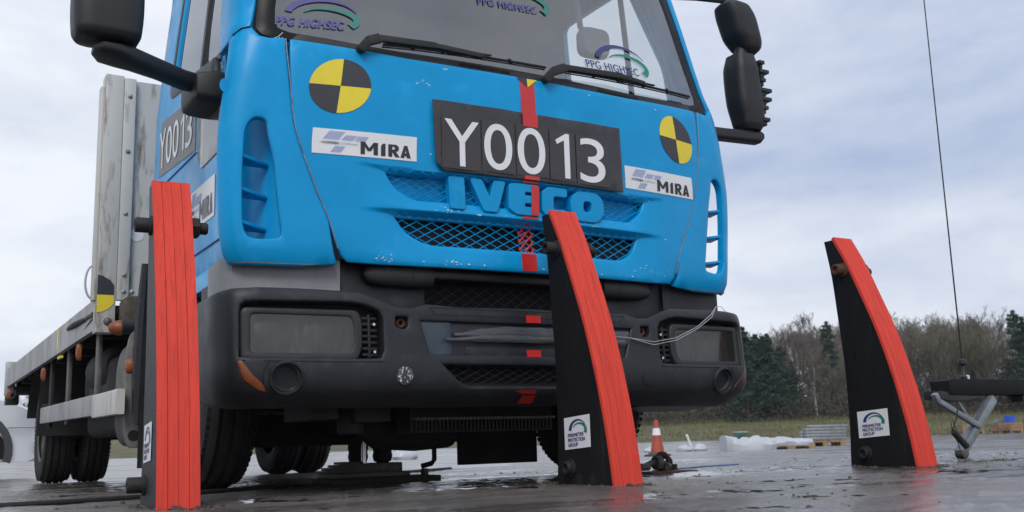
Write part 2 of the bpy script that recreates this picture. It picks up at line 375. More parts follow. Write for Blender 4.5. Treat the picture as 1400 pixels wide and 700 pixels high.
def bump(u,z,off=0.0):
    def base(u,z):
        s=1 if u>=0 else -1; a=abs(u)
        y0=interp(BZ,BY,z);xa=interp(BZ,BX,z);W=interp(BZ,BW,z);r=interp(BZ,BR,z)
        if a<=1:
            x=a*xa; return (s*x,y0+KB*x*x,z)
        ya=y0+KB*xa*xa; P0=(xa,ya);P1=(W,ya+2*KB*xa*(W-xa));P2=(W,ya+r)
        if a<=2:
            t=a-1;q=1-t
            return (s*(q*q*P0[0]+2*q*t*P1[0]+t*t*P2[0]), q*q*P0[1]+2*q*t*P1[1]+t*t*P2[1], z)
        return (s*W,P2[1]+(a-2)*.5,z)
    p=base(u,z)
    if off==0: return p
    e=1e-3
    a=base(u+e,z);b=base(u-e,z);c=base(u,z+e);d=base(u,z-e)
    tu=[a[i]-b[i] for i in range(3)];tz=[c[i]-d[i] for i in range(3)]
    n=(tu[1]*tz[2]-tu[2]*tz[1],tu[2]*tz[0]-tu[0]*tz[2],tu[0]*tz[1]-tu[1]*tz[0])
    L=(n[0]**2+n[1]**2+n[2]**2)**.5
    return tuple(p[i]+off*n[i]/L for i in range(3))
def s2u(s):
    a = abs(s); u = a/1.05 if a <= 1.05 else 1+(a-1.05)/.2 if a <= 1.25 else 2+(a-1.25)/1.3
    return u if s >= 0 else -u
def cabS(s, z, off=0.): return cab(s2u(s), z, off if off else 1e-6)
def relief(s, z):
    a = abs(s); d = 0.
    t = 1.126+.02*smooth(a, .45, .68)-z
    if 0 < t < .135: d = max(d, .030*(1-smooth(a, .44, .70))*smooth(t, 0, .014)*(1-t/.135)**.7)
    t = .986-z
    if 0 < t < .19: d = max(d, .034*(1-smooth(a, .44, .68))*smooth(t, 0, .016)*(1-t/.19)**.7)
    return d
def hoodS(s, z, off=0.): return cab(s2u(s), z, off-relief(s, z)+1e-6)
def b2u(s):
    a = abs(s); u = a/1.03 if a <= 1.03 else 1+(a-1.03)/.2 if a <= 1.23 else 2+(a-1.23)/.5
    return u if s >= 0 else -u
def bumpS(s, z, off=0.): return bump(b2u(s), z, off if off else 1e-6)
def wside(z): return 1.088-.075*smooth(z, 1.5, 2.6)-.02*smooth(-z, -.95, -.75)
def sideS(sg): return lambda y, z, off=0.: (sg*(wside(z)+off), y, z)
# ---------------------------------------------------------------- ground
def gz(x, y):
    z = -.008*min(max(y, 0), 12)
    if y > 12: z = -.096*(1-smooth(y, 12, 38))
    return z+.008*math.exp(-((x-1.6)**2+(y+.3)**2)/1.4)
def polar_sheet(radii, na, zf, cx=0., cy=0.):
    v = []; f = []; n = na
    for r in radii:
        for k in range(n):
            a = 2*math.pi*k/n; x, y = cx+r*math.sin(a), cy+r*math.cos(a); v.append((x, y, zf(x, y, r)))
    for i in range(len(radii)-1):
        for k in range(n): j = (k+1) % n; f.append((i*n+k, (i+1)*n+k, (i+1)*n+j, i*n+j))
    m = MB(); m.add(v, f); return m
def wet_ground():
    m = bpy.data.materials.new('wet_concrete'); m.use_nodes = True; t = m.node_tree; b = t.nodes['Principled BSDF']; L = t.links.new
    a = N(t, 'ShaderNodeTexCoord'); g = N(t, 'ShaderNodeMapping'); g.inputs['Scale'].default_value = (.42, 1.0, 1); g.inputs['Rotation'].default_value = (0, 0, R(31))
    L(a.outputs['Object'], g.inputs[0])
    big = N(t, 'ShaderNodeTexNoise', inp={'Scale': .9, 'Detail': 7, 'Roughness': .62, 'Distortion': .4}); L(g.outputs[0], big.inputs['Vector'])
    pud = N(t, 'ShaderNodeMapRange', inp={1: .42, 2: .56}); L(big.outputs[0], pud.inputs[0])
    col = N(t, 'ShaderNodeTexNoise', inp={'Scale': 2.3, 'Detail': 8, 'Roughness': .7}); L(a.outputs['Object'], col.inputs['Vector'])
    r = N(t, 'ShaderNodeValToRGB'); r.color_ramp.elements[0].position = .32; r.color_ramp.elements[1].position = .70
    r.color_ramp.elements[0].color = (.080, .069, .060, 1); r.color_ramp.elements[1].color = (.215, .187, .163, 1); L(col.outputs[0], r.inputs[0])
    fine = N(t, 'ShaderNodeTexNoise', inp={'Scale': 75, 'Detail': 6, 'Roughness': .8}); L(a.outputs['Object'], fine.inputs['Vector'])
    fr = N(t, 'ShaderNodeMapRange', inp={1: .3, 2: .7, 3: .45, 4: 1.5}); L(fine.outputs[0], fr.inputs[0])
    mu = N(t, 'ShaderNodeMix'); mu.data_type = 'RGBA'; mu.blend_type = 'MULTIPLY'; mu.inputs[0].default_value = 1
    L(r.outputs[0], mu.inputs[6]); L(fr.outputs[0], mu.inputs[7])
    g2 = N(t, 'ShaderNodeMapping'); g2.inputs['Scale'].default_value = (.10, 1.0, 1); g2.inputs['Rotation'].default_value = (0, 0, R(29)); L(a.outputs['Object'], g2.inputs[0])
    stn = N(t, 'ShaderNodeTexNoise', inp={'Scale': 1.6, 'Detail': 8, 'Roughness': .72}); L(g2.outputs[0], stn.inputs['Vector'])
    st1 = N(t, 'ShaderNodeMapRange', inp={1: .34, 2: .68, 3: .55, 4: 1.25}); L(stn.outputs[0], st1.inputs[0])
    mu2 = N(t, 'ShaderNodeMix'); mu2.data_type = 'RGBA'; mu2.blend_type = 'MULTIPLY'; mu2.inputs[0].default_value = 1; L(mu.outputs[2], mu2.inputs[6]); L(st1.outputs[0], mu2.inputs[7]); 
    dk = N(t, 'ShaderNodeMapRange', inp={1: 0, 2: 1, 3: .55, 4: 1.12})
    mu3 = N(t, 'ShaderNodeMix'); mu3.data_type = 'RGBA'; mu3.blend_type = 'MULTIPLY'; mu3.inputs[0].default_value = 1; L(mu2.outputs[2], mu3.inputs[6]); L(dk.outputs[0], mu3.inputs[7]); L(mu3.outputs[2], b.inputs['Base Color'])
    st2 = N(t, 'ShaderNodeMapRange', inp={1: .38, 2: .62, 3: -.5, 4: .5}); L(stn.outputs[0], st2.inputs[0])
    pu2 = N(t, 'ShaderNodeMath', operation='ADD'); pu2.use_clamp = True; L(pud.outputs[0], pu2.inputs[0]); L(st2.outputs[0], pu2.inputs[1]); L(pu2.outputs[0], dk.inputs[0])
    b.inputs['Coat Weight'].default_value = .35; b.inputs['Coat Roughness'].default_value = .26; b.inputs['Specular IOR Level'].default_value = .6
    ro = N(t, 'ShaderNodeMapRange', inp={1: 0, 2: 1, 3: .085, 4: .36}); L(pu2.outputs[0], ro.inputs[0]); L(ro.outputs[0], b.inputs['Roughness'])
    bs = N(t, 'ShaderNodeMath', operation='MULTIPLY_ADD'); bs.inputs[1].default_value = .85; bs.inputs[2].default_value = .07; L(pu2.outputs[0], bs.inputs[0])
    med = N(t, 'ShaderNodeTexNoise', inp={'Scale': 22, 'Detail': 5, 'Roughness': .75}); L(a.outputs['Object'], med.inputs['Vector'])
    ad = N(t, 'ShaderNodeMath', operation='ADD'); L(fine.outputs[0], ad.inputs[0]); L(med.outputs[0], ad.inputs[1])
    bu = N(t, 'ShaderNodeBump', inp={'Distance': .012}); L(bs.outputs[0], bu.inputs['Strength']); L(ad.outputs[0], bu.inputs['Height']); L(bu.outputs[0], b.inputs['Normal'])
    return m
GROUND = wet_ground()
from mathutils import noise as MN
def relief_h(x, y):
    f = (1-smooth(abs(x-1.0), 4.2, 6.0))*(1-smooth(abs(y-.6), 3.0, 4.4))
    if f <= 0: return .0015
    q = Vector((x*.8+y*.15, y*1.15, 0)); n = MN.noise
    h = .0046*n(q*1.1+Vector((3.1,1.7,0)))+.0024*n(q*3.1)+.0030*n(Vector((x,y,2.))*8.3)+.0030*n(Vector((x,y,5.))*19)+.0030*n(Vector((x,y,9.))*41)
    return .0015*(1-f)+(h+.0010)*f
def graded(lo, hi, step, far):
    a = arange(lo, hi, step); d = step; x = hi; up = []
    while x < far: d *= 1.22; x += d; up.append(x)
    d = step; x = lo; dn = []
    while x > -far: d *= 1.22; x -= d; dn.append(x)
    return dn[::-1]+a+up
gxs = graded(-3.2, 5.4, .021, 620); gys = graded(-2.9, 4.2, .021, 620); nx_ = len(gxs)
gv = [(x, y, gz(x, y)+relief_h(x, y)) for y in gys for x in gxs]; gf = [(j*nx_+i, j*nx_+i+1, (j+1)*nx_+i+1, (j+1)*nx_+i) for j in range(len(gys)-1) for i in range(nx_-1)]
g = MB(); g.v = gv; g.f = gf; g.m = [0]*len(gf); struct(g.build('ground', GROUND, sharp=80, recalc=False))
WATER = mat('puddle_water', (.030, .026, .022), .04, bump=.04, bscale=14)
wxs = arange(-5.2, 7.2, .2); wys = arange(-3.9, 5.1, .2); nx_ = len(wxs)
w = MB(); w.add([(x, y, gz(x, y)-.0012) for y in wys for x in wxs], [(j*nx_+i, j*nx_+i+1, (j+1)*nx_+i+1, (j+1)*nx_+i) for j in range(len(wys)-1) for i in range(nx_-1)])
struct(w.build('puddle_water', WATER, sharp=80, recalc=False))
VX, VY = CAM.x, CAM.y
def bank(x, y, r): return gz(x, y)+.004+1.05*smooth(r, 51, 67)+.5*smooth(r, 70, 160)
GRASS = mat('winter_grass', (.088, .086, .032), .9, var=.35, vscale=.35, col2=(.15, .125, .060), c2lo=.54, c2hi=.72, c2scale=.6, bump=.6, bscale=8)
struct(polar_sheet([52, 54, 57, 60, 64, 68, 75, 90, 130, 220, 420, 800], 120, bank, VX, VY).build('grass_field', GRASS, recalc=False))
TAR = mat('wet_tar', (.022, .021, .021), .22, var=.3, vscale=2)
def joint(d, w, l0, l1, tilt):
    x0, y0 = VX+d*math.sin(YAW), VY+d*math.cos(YAW); ux, uy = math.cos(YAW+tilt), -math.sin(YAW+tilt); m = MB(); L_ = []
    for i in range(61):
        t = l0+(l1-l0)*i/60; x, y = x0+ux*t, y0+uy*t; k = w*(.5+.5*MN.noise(Vector((t*.9, d, 0))))+.012; L_.append([(x-uy*k*-1*0-.0, y, gz(x, y)+.0055)]); L_[-1] = [(x+uy*k*-.5, y+ux*k*-.5*-1*-1, gz(x, y)+.0058), (x-uy*k*-.5, y-ux*k*-.5*-1*-1, gz(x, y)+.0058)]
    m.loft(L_, caps=False, closed=False); struct(m.build('tar_joint', TAR, recalc=False))
for d_, w_, a_, b_, t_ in ((7.6,.10,.4,16,.02),(9.6,.16,1,22,-.015),(12.5,.2,-9,26,.01),(16.5,.35,-12,34,.0),(22,.45,-14,44,.012),(30,.6,-20,60,-.006),(39,.7,-25,80,.0)): joint(d_, w_, a_, b_, t_)
def at(px, dist):
    """ground point at a compass bearing given as picture column, dist metres from the viewpoint"""
    a = YAW+math.atan((px-700)/1420.); return (VX+dist*math.sin(a), VY+dist*math.cos(a))
# ================================================================ the lorry
truck = thing('flatbed_truck', 'blue flatbed lorry with crash test markers and a black Y0013 number board', 'truck')
T = truck
GAP = [(.995,1.573),(.932,1.36),(.868,1.16),(.822,1.035),(.776,.925),(.745,.80)]
TOPZ = [(0,1.548),(.27,1.548),(.52,1.551),(.745,1.562)]
def mir(h): return h+[(-x, z) for x, z in reversed(h) if abs(x) > 1e-6]
ins = .006
half = TOPZ+[(GAP[0][0]-.018-ins, 1.571)]+[(x-ins, z) for x, z in GAP[1:5]]+[(.741-ins,.81),(.728-ins,.789),(.6,.786),(.3,.786),(0,.786)]
hood_o = mir(half)[:-1] if abs(mir(half)[-1][0]) < 1e-6 else mir(half)
hood_o = TOPZ[:1]+half[1:]+[(-x, z) for x, z in reversed(half[1:-1])]
upg = rounded([(-.578,1.118),(.578,1.118),(.562,1.07),(.50,1.018),(-.47,1.018),(-.548,1.06)], [.008,.008,.03,.03,.03,.03])
log = rounded([(-.545,.962),(.545,.962),(.515,.895),(.455,.858),(-.42,.858),(-.50,.90)], [.008,.008,.03,.04,.04,.03])
us = arange(-1.0, 1.0, .04); vs = arange(.79, 1.57, .04)+arange(1.075, 1.15, .006)+arange(.94, .995, .006)+arange(.80, .94, .02)+arange(1.0, 1.07, .015)
hood = panel(hood_o, [upg, log], us, vs, hoodS, .022, .005).build('front_panel', BLUE, T, sharp=50, recalc=False)
# worn paint along the lower lip and shoulders
m = MB(); rnd = random.Random(3)
for _ in range(34):
    k = rnd.random()
    if k < .35: s0, z0 = rnd.uniform(-.7, .7), .796+rnd.random()*.012
    elif k < .6: s0, z0 = rnd.uniform(-.5, .5), .992+rnd.uniform(-.006, .012)
    elif k < .8: s0, z0 = rnd.uniform(-.9, .9), 1.54-rnd.random()*.01
    else: s0, z0 = rnd.uniform(-.8, .8), rnd.uniform(.82, 1.5)
    r = rnd.uniform(.0008, .0032)*(1 if k < .8 else .6); st = rnd.uniform(1, 5)
    if k > .97: st = 1.
    flat(m, [(s0+st*r*math.cos(a)*rnd.uniform(.5, 1.2), z0+r*math.sin(a)*rnd.uniform(.5, 1.2)) for a in [i*math.pi/4 for i in range(8)]], hoodS, .0012, 0)
for s0, z0, n, sp in ((-.46,1.462,9,.018),(-.58,.80,14,.03),(-.33,.80,8,.02),(.03,1.51,7,.014),(-.37,1.20,8,.02),(.47,1.19,7,.02),(-.33,.998,12,.03),(.3,.996,10,.03),(.62,.83,8,.03)):
    for _ in range(n):
        a0, r = rnd.gauss(0, sp), rnd.uniform(.0006,.0022); b0 = rnd.gauss(0, sp*.35); sk_ = rnd.uniform(-1,1)
        flat(m, [(s0+a0+2.6*r*math.cos(a)*rnd.uniform(.5,1.2), z0+b0+r*math.sin(a)*rnd.uniform(.5,1.3)+2.0*r*math.cos(a)*sk_) for a in [i*math.pi/4 for i in range(8)]], hoodS, .0012, 0)
m.build('paint_chips', CHIP, hood, recalc=False)
m = MB(); panel(rounded([(-.60,1.14),(.60,1.14),(.6,.99),(-.6,.99)], .01), [], arange(-.6,.6,.1), arange(.99,1.14,.03), lambda s, z, o=0.: cab(s2u(s), z, o-.046), .01, .002, .05, mb=m); m.build('badge_recess', BLUE, T, recalc=False)
m = MB(); mesh_wires(m, [p for p in upg], .046, .026, .0021, hoodS, -.012); m.build('upper_grille_mesh', BLUE, T)
m = MB(); mesh_wires(m, log, .058, .031, .0019, hoodS, -.010); lgm = m.build('lower_grille_mesh', BLUE, T)
# raised maker's lettering on the grille
def L3(poly, holes=(), name='badge_letter', r=.008):
    f = lambda u, v, w=0.: cab(s2u(u), v, w+.004)
    o = rounded(poly, r, 3); return panel(o, [rounded(h, .020, 4) for h in holes], [], [], f, .045, .003, .03).build(name, BLUE, T, sharp=22, recalc=False)
zb, zt = 1.004, 1.120
L3([(-.338,zt),(-.280,zt),(-.274,zb),(-.330,zb)])
L3([(-.252,zt),(-.208,zt),(-.172,zb+.045),(-.155,zt),(-.110,zt),(-.142,zb),(-.196,zb)])
L3([(-.090,zt-.004),(-.050,zt),(.036,zt),(.036,zt-.026),(-.026,zt-.026),(-.026,zt-.043),(.026,zt-.043),(.026,zb+.047),(-.026,zb+.047),(-.026,zb+.028),(.038,zb+.028),(.038,zb),(-.06,zb),(-.092,zb+.02)])
L3([(.056,zt-.02),(.08,zt),(.165,zt),(.165,zt-.030),(.108,zt-.030),(.102,zt-.038),(.102,zb+.038),(.108,zb+.030),(.168,zb+.030),(.168,zb),(.08,zb),(.056,zb+.022)])
L3([(.188,zt-.03),(.218,zt),(.312,zt),(.344,zt-.03),(.344,zb+.03),(.312,zb),(.218,zb),(.188,zb+.03)], [[(.243,zt-.034),(.288,zt-.034),(.288,zb+.034),(.243,zb+.034)]], r=.03)
for sg in (-1, 1):
    m = MB(); ed = [(sg*(x-.0045), z) for x, z in GAP]; m.tube([hoodS(s, z, .0006) for s, z in [(a[0]+(b_[0]-a[0])*t/4, a[1]+(b_[1]-a[1])*t/4) for a, b_ in zip(ed, ed[1:]) for t in range(4)]], .0022, 5); m.build('worn_panel_edge', mat('worn_edge', (.20, .22, .25), .6, var=.5, vscale=30), hood)
# black engine bay behind the openings
m = MB(); m.box(-.66,.66,.10,.13,.80,1.0); m.box(-.66,.66,.075,.10,.985,.995); m.build('radiator_screen', VOID, T)
# corner air deflectors
slot = rounded([(.985,1.275),(1.035,1.285),(1.062,1.24),(1.070,1.07),(1.070,.90),(1.052,.852),(1.0,.846),(.935,.855),(.928,.885),(.938,.98),(.955,1.15)], .028, 4)
defl = [(GAP[0][0]+.002,1.571),(1.05,1.566),(1.085,1.573),(1.106,1.594),(1.116,1.607),(1.149,1.605),(1.190,1.585),(1.212,1.57),(1.214,1.40),(1.214,1.0),(1.212,.84),(1.205,.80),(1.18,.772),(1.05,.768),(.9,.768),(.765,.781)]+[(x+.004, z) for x, z in GAP[4:0:-1]]
for sg in (-1, 1):
    f = (lambda s, z, o=0., sg=sg: cabS(sg*s, z, o))
    dp = panel(defl, [slot], arange(.75, 1.05, .035)+arange(1.06, 1.235, .012), arange(.78, 1.6, .035), f, .034, .006, .03).build('corner_deflector', BLUE, T, sharp=55, recalc=False)
    # inner corner of the cab seen through the slot
    pl = [(.80,.115),(.90,.145),(.965,.19),(1.0,.26),(1.03,.36),(1.055,.47),(1.072,.62)]; m = MB()
    m.loft([[(sg*x*(1-.0*(z > 1.4)), y, z) for x, y in pl] for z in (.79, 1.0, 1.25, 1.5, 1.6)], caps=False, closed=False); m.build('inner_corner', BLUE, T, recalc=False)
    for z in (1.152, 1.036, .922):
        m = MB(); a = cabS(sg*1.08, z, -.008); b_ = cabS(sg*.95, z-.004, -.012); d = Vector((0, .10, -.012)); tk = Vector((0, 0, -.012))
        A, B = Vector(a), Vector(b_)+Vector((0, .085, -.010)); q = [A, B, B+Vector((0, .02, -.002)), A+d*.9]
        m.add(q+[p+tk for p in q], [(0,1,2,3),(7,6,5,4),(0,4,5,1),(1,5,6,2),(2,6,7,3),(3,7,4,0)]); m.build('louvre', BLUE, dp, bevel=.002)
    # worn grey lower lip of the deflector
    m = MB(); panel([(.83,.776),(1.17,.776),(1.14,.7725),(.86,.7725)], [], arange(.85,1.15,.05), [], f, .002, .0005, .03, rim=False, mb=m)
    m.v = [(x, y-.0065, z-.001) for x, y, z in m.v]; m.build('worn_lip', PRIMER, dp, recalc=False)
    # grey filler panel between cab and bumper
    m = MB(); m.loft([[(sg*x, y, z) for x, y in [(.722,.135),(.85,.15),(1.0,.172),(1.085,.20),(1.115,.25),(1.10,.45)]] for z in (.64, .80)], caps=False, closed=False)
    m.build('filler_panel', PRIMER if sg < 0 else PLAS, T, recalc=False, label='bare grey primer panel with blue overspray' if sg < 0 else None)
# small hook on the left A-pillar
m = MB(); a = Vector(cabS(-1.205, 1.395, .004)); m.loft([[a+Vector((math.cos(t)*.016*k, -.004*k, math.sin(t)*.024*k-.008*q)) for t in [i*math.pi/5 for i in range(10)]] for k, q in ((1, 0), (.9, .4), (.4, .8))]); m.build('pillar_plug', BLUE, T)
# A-pillars, header and roof
for sg in (-1, 1):
    f = (lambda s, z, o=0., sg=sg: cabS(sg*s, z, o)); zs = arange(1.58, 2.6, .06)
    po = [(1.122,1.618),(1.150,1.612),(1.192,1.590),(1.238,1.565),(1.33,1.565),(1.33,2.55),(1.075,2.55),(1.098,2.2),(1.112,1.8)]
    panel(po, [], arange(1.09, 1.33, .02), zs, f, .02, .004, .04).build('front_pillar', BLUE, T, sharp=55, recalc=False)
m = MB(); m.tube([cabS(-1.19,1.586,.002), cabS(-1.15,1.606,.002), cabS(-1.117,1.611,.001)], .003, 5); m.build('pillar_seam', VOID, T)
m = MB(); prof = []
for z, k in ((2.50, 1.0), (2.62, .985), (2.70, .93), (2.74, .80), (2.75, .5)):
    zz = min(z, 2.6); ring = [cab(s2u(s), 2.5) for s in arange(-1.25, 1.25, .05)]
    ring = [(x*k, (y-.9)*k+.9+(z-2.5)*.25, z) for x, y, _ in ring]+[(1.02*k, (1.52-.9)*k+.9, z), (-1.02*k, (1.52-.9)*k+.9, z)]
    prof.append(ring)
m.loft(prof); m.build('roof', BLUE, T, sharp=60)
# windscreen with its black edge band
def wz(a): return 1.556+.022*smooth(a, .55, 1.0)
wout = [(s, wz(abs(s))) for s in arange(-1.03, 1.03, .12)]+[(1.075,1.590),(1.100,1.615),(1.108,1.66),(1.104,1.9),(1.09,2.2),(1.07,2.5)]+[(-1.07,2.5),(-1.09,2.2),(-1.104,1.9),(-1.108,1.66),(-1.100,1.615),(-1.075,1.590)]
win = [(s, wz(abs(s))+.030) for s in arange(-.98, .98, .14)]+[(1.03,1.622),(1.050,1.65),(1.056,1.7),(1.054,1.9),(1.043,2.2),(1.025,2.45)]+[(-1.025,2.45),(-1.043,2.2),(-1.054,1.9),(-1.056,1.7),(-1.050,1.65),(-1.03,1.622)]
wg = arange(-1.05, 1.05, .07); wv = arange(1.56, 2.5, .07)
wo = lambda s, z, o=0.: cabS(s, z, o-.012)
panel(wout, [win], [], [], wo, .012, .002, .05).build('windscreen_band', FRIT, T, recalc=False)
wi = [(s*1.004, z-.002) for s, z in win]
ws = panel(wi, [], wg, wv, lambda s, z, o=0.: cabS(s, z, o-.016), .004, .001, .05, rim=False).build('windscreen', WSCR, T, sharp=80, recalc=False)
# scuttle strip with louvres under the glass
m = MB(); panel([(-.98,1.562)]+[(s, wz(abs(s))+.028) for s in arange(-.95, .95, .19)]+[(.98,1.562)]+[(s, 1.546) for s in arange(.9, -.9, .18)], [], arange(-.9,.9,.1), [], lambda s, z, o=0.: cabS(s, z, o-.009), .004, .001, .05, mb=m); sct = m.build('scuttle_strip', PLASD, T, recalc=False)
m = MB()
for c0 in (-.30, .38):
    for i in range(26):
        s = c0+i*.009; m.bar(cabS(s, wz(0)+.007, -.006), cabS(s+.003, wz(0)+.019, -.006), .004, .003)
m.build('scuttle_vents', VOID, sct)
PUR = mat('faded_purple_vinyl', (.085, .075, .25), .5); TEAL = mat('faded_green_vinyl', (.035, .20, .17), .5)
def ppg(s0, s1, zt0, zt1, zz, arcx, arcw, arch, sk, mats):
    m = MB(); f = lambda s, z, o=0.: cabS(s, z, o-.012)
    text(m, 'PPG HIGHSEC', f, s0, s1, zt0, zt1, .001, 0, .05, 1.1, sk)
    cr = lambda *a: [(x, z+sk*(x-s0)/(s1-s0)) for x, z in crescent(*a)]
    flat(m, cr(arcx, zz, arcw, arch, 172, 22, .030, .004), f, .001, 0)
    flat(m, cr(arcx+arcw*.20, zz-.012, arcw*.82, arch*.68, 150, -38, .004, .036), f, .0016, 1)
    return m.build('window_sticker', mats, ws, recalc=False)
ppg(-1.045, -.785, 1.637, 1.674, 1.690, -.872, .150, .078, .012, [PUR, TEAL])
ppg(.365, .690, 1.676, 1.714, 1.726, .600, .165, .088, .016, [NAVY, GREEN])
ppg(-.17, .14, 1.872, 1.905, 1.92, .05, .165, .085, .014, [PUR, TEAL])
m = MB(); f = lambda s, z, o=0.: cabS(s, z, o-.012)
flat(m, [(-.930,1.592),(-.905,1.600),(-.875,1.588),(-.860,1.582),(-.868,1.574),(-.90,1.577),(-.925,1.582)], f, .001, 0); flat(m, [(-.852,1.580),(-.84,1.588),(-.822,1.581),(-.826,1.572),(-.845,1.571)], f, .001, 0)
m.build('masking_tape_scrap', mat('blue_tape', (.04, .30, .68), .5), ws, recalc=False)
m = MB(); W = lambda pts: m.tube([cabS(s, z, -.008) for s, z in pts], .0011, 4)
W([(-1.030,1.575),(-1.018,1.584),(-1.012,1.580),(-1.02,1.573),(-1.028,1.576)]); W([(-1.018,1.584),(-1.008,1.602)]); W([(-1.006,1.574),(-1.004,1.582),(-.998,1.574),(-.990,1.577)])
m.build('pen_scribble', WHITE, ws)
# wipers
for arm, bl in (([(-.709,1.562,.02),(-.690,1.586,.030),(-.650,1.600,.032),(-.423,1.604,.030),(-.214,1.596,.026)], [(-.63,1.588,.016),(-.33,1.597,.018),(.096,1.607,.014)]),
                ([(.088,1.556,.02),(.120,1.586,.030),(.185,1.610,.032),(.51,1.632,.030),(.645,1.626,.026)], [(.20,1.609,.016),(.55,1.620,.018),(.965,1.634,.014)])):
    m = MB(); P = [Vector(cabS(s, z, o)) for s, z, o in arm]
    for i in range(4): m.bar(P[i], P[i+1]+(P[i+1]-P[i]).normalized()*.004, (.034, .036, .026, .020)[i], .014, up=(0,-1,.2))
    m.cyl(P[0]+Vector((0,.03,0)), P[0]+Vector((0,-.012,0)), .016, 14); wp = m.build('wiper', BLACK, T, bevel=.002)
    m = MB(); q = [Vector(cabS(s, z, o)) for s, z, o in bl]; k = 10
    pts = [q[0]*(1-t)**2+(q[1]*2-(q[0]+q[2])/2)*2*t*(1-t)+q[2]*t*t for t in [i/k for i in range(k+1)]]
    m.tube(pts, .0055, 6); m.tube([p+Vector((0,.008,-.007)) for p in pts], .003, 5)
    for i in (2, 4, 6, 8): m.bar(pts[i]+Vector((0,-.008,.004)), pts[i]+Vector((.02,.004,-.004)), .012, .008)
    m.bar(pts[3]+Vector((0,-.012,.006)), pts[7]+Vector((0,-.012,.006)), .008, .006); m.bar(P[4], (pts[4]+pts[5])/2, .014, .01)
    m.build('wiper_blade', BLACK, wp)
# ---- stickers and boards on the front
def marker(s0, z0, rx, rz, turn):
    m = MB(); f = hoodS
    for q in range(4):
        poly = [(0, 0)]+[(math.cos(a), math.sin(a)) for a in [turn+q*math.pi/2+i*math.pi/2/12 for i in range(13)]]
        n = 3; pts = [(s0+rx*x, z0+rz*z) for x, z in poly]
        panel(pts, [], arange(s0-rx, s0+rx, .03), arange(z0-rz, z0+rz, .03), lambda s, z, o=0.: hoodS(s, z, o+.0022), .002, .0, .03, rim=False, mb=m, mi=(q % 2))
    m.build('target_marker', [MBLK, YEL], T, recalc=False)
marker(-.765, 1.416, .112, .102, .02); marker(.795, 1.416, .100, .103, -.05)
MIRA = [([(0,0),(0,1),(.085,1),(.17,.52),(.255,1),(.34,1),(.34,0),(.255,0),(.255,.60),(.20,.28),(.14,.28),(.085,.60),(.085,0)], []),
        ([(.40,0),(.40,.80),(.44,1),(.49,1),(.49,0)], []),
        ([(.545,0),(.545,1),(.70,1),(.745,.9),(.76,.72),(.745,.52),(.70,.42),(.775,0),(.685,0),(.625,.38),(.625,0)], [[(.625,.82),(.665,.81),(.68,.71),(.665,.60),(.625,.59)]]),
        ([(.79,0),(.865,1),(.93,1),(1.0,0),(.92,0),(.912,.16),(.875,.16),(.868,0)], [[(.882,.36),(.908,.36),(.896,.66)]])]
def mira(f, u0, u1, z0, z1, sg=1, parent=T, name='test_house_sticker', dark=INK):
    m = MB(); U = lambda t: u0+(u1-u0)*t; Z = lambda t: z0+(z1-z0)*t
    if abs(u1-u0) > 0:
        lo, hi = min(u0, u1), max(u0, u1)
        panel([(lo, z0), (hi, z0), (hi, z1), (lo, z1)], [], arange(lo, hi, .05), [(z0+z1)/2], lambda a, b_, o=0.: f(a, b_, o+.002), .002, 0, .05, rim=False, mb=m)
    for poly, hole in MIRA:
        panel([(U(.45+.49*x), Z(.10+.50*y)) for x, y in poly], [[(U(.45+.49*x), Z(.10+.50*y)) for x, y in h] for h in hole], [], [], lambda a, b_, o=0.: f(a, b_, o+.0034), .001, 0, .03, rim=False, mb=m, mi=1)
    for (a0, b0, n, sl, h0, h1) in ((.10, .25, 7, .10, .58, .93), (.27, .38, 5, .08, .58, .80), (.40, .50, 5, .06, .58, .80), (.17, .27, 5, .08, .08, .34)):
        for i in range(n):
            x = a0+(b0-a0)*i/n; w = (b0-a0)/n*.45
            flat(m, [(U(x), Z(h0)), (U(x+w), Z(h0)), (U(x+w+sl*.6), Z(h1)), (U(x+sl*.6), Z(h1))], f, .0032, 2)
    text(m, 'A', f, U(.07), U(.085), Z(.40), Z(.50), .0032, 3); text(m, 'HORIBA', f, U(.095), U(.25), Z(.40), Z(.51), .0034, 1, .02); text(m, 'COMPANY', f, U(.26), U(.43), Z(.40), Z(.50), .0034, 3)
    return m.build(name, [WHITE, dark, LBLUE, LGREY], parent, recalc=False)
mira(lambda s, z, o=0.: hoodS(s, z, o), -.835, -.462, 1.163, 1.254); mira(lambda s, z, o=0.: hoodS(s, z, o), .462, .853, 1.163, 1.258)
# number board: taped black film, five white characters
bf = lambda x, z, o=0.: (x, -.004-.0*x-o+.006*abs(x/.42)**4, z)
m = MB(); bo = [(-.412,1.402),(.437,1.404),(.441,1.138),(-.372,1.138),(-.404,1.168)]
panel(bo, [], arange(-.4,.42,.06), arange(1.15,1.40,.05), lambda x, z, o=0.: bf(x, z, o+.0025*math.sin(x*31+z*40)*smooth(abs(z-1.27), .06, .13)), .004, .0015, .05, mb=m); nb = m.build('number_board', PLATE, T, recalc=False, label='black number board with white characters Y0013')
m = MB()
for x0, x1, z0, z1 in ((-.382,-.222,1.146,1.345),(-.216,-.072,1.150,1.350),(-.066,.080,1.152,1.354),(.086,.205,1.150,1.350),(.211,.372,1.146,1.348)): flat(m, [(x0,z0),(x1,z0),(x1,z1),(x0,z1)], bf, .0035, 0)
m.build('character_backing', PLATE2, nb, recalc=False)
def one(m, f, x0, x1, z0, z1, off):
    w = x1-x0; h = z1-z0; flat(m, [(x1, z0), (x1, z1), (x1-w*.26, z1), (x0, z1-h*.17), (x0+w*.12, z1-h*.255), (x1-w*.38, z1-h*.155), (x1-w*.38, z0)], f, off, 0)
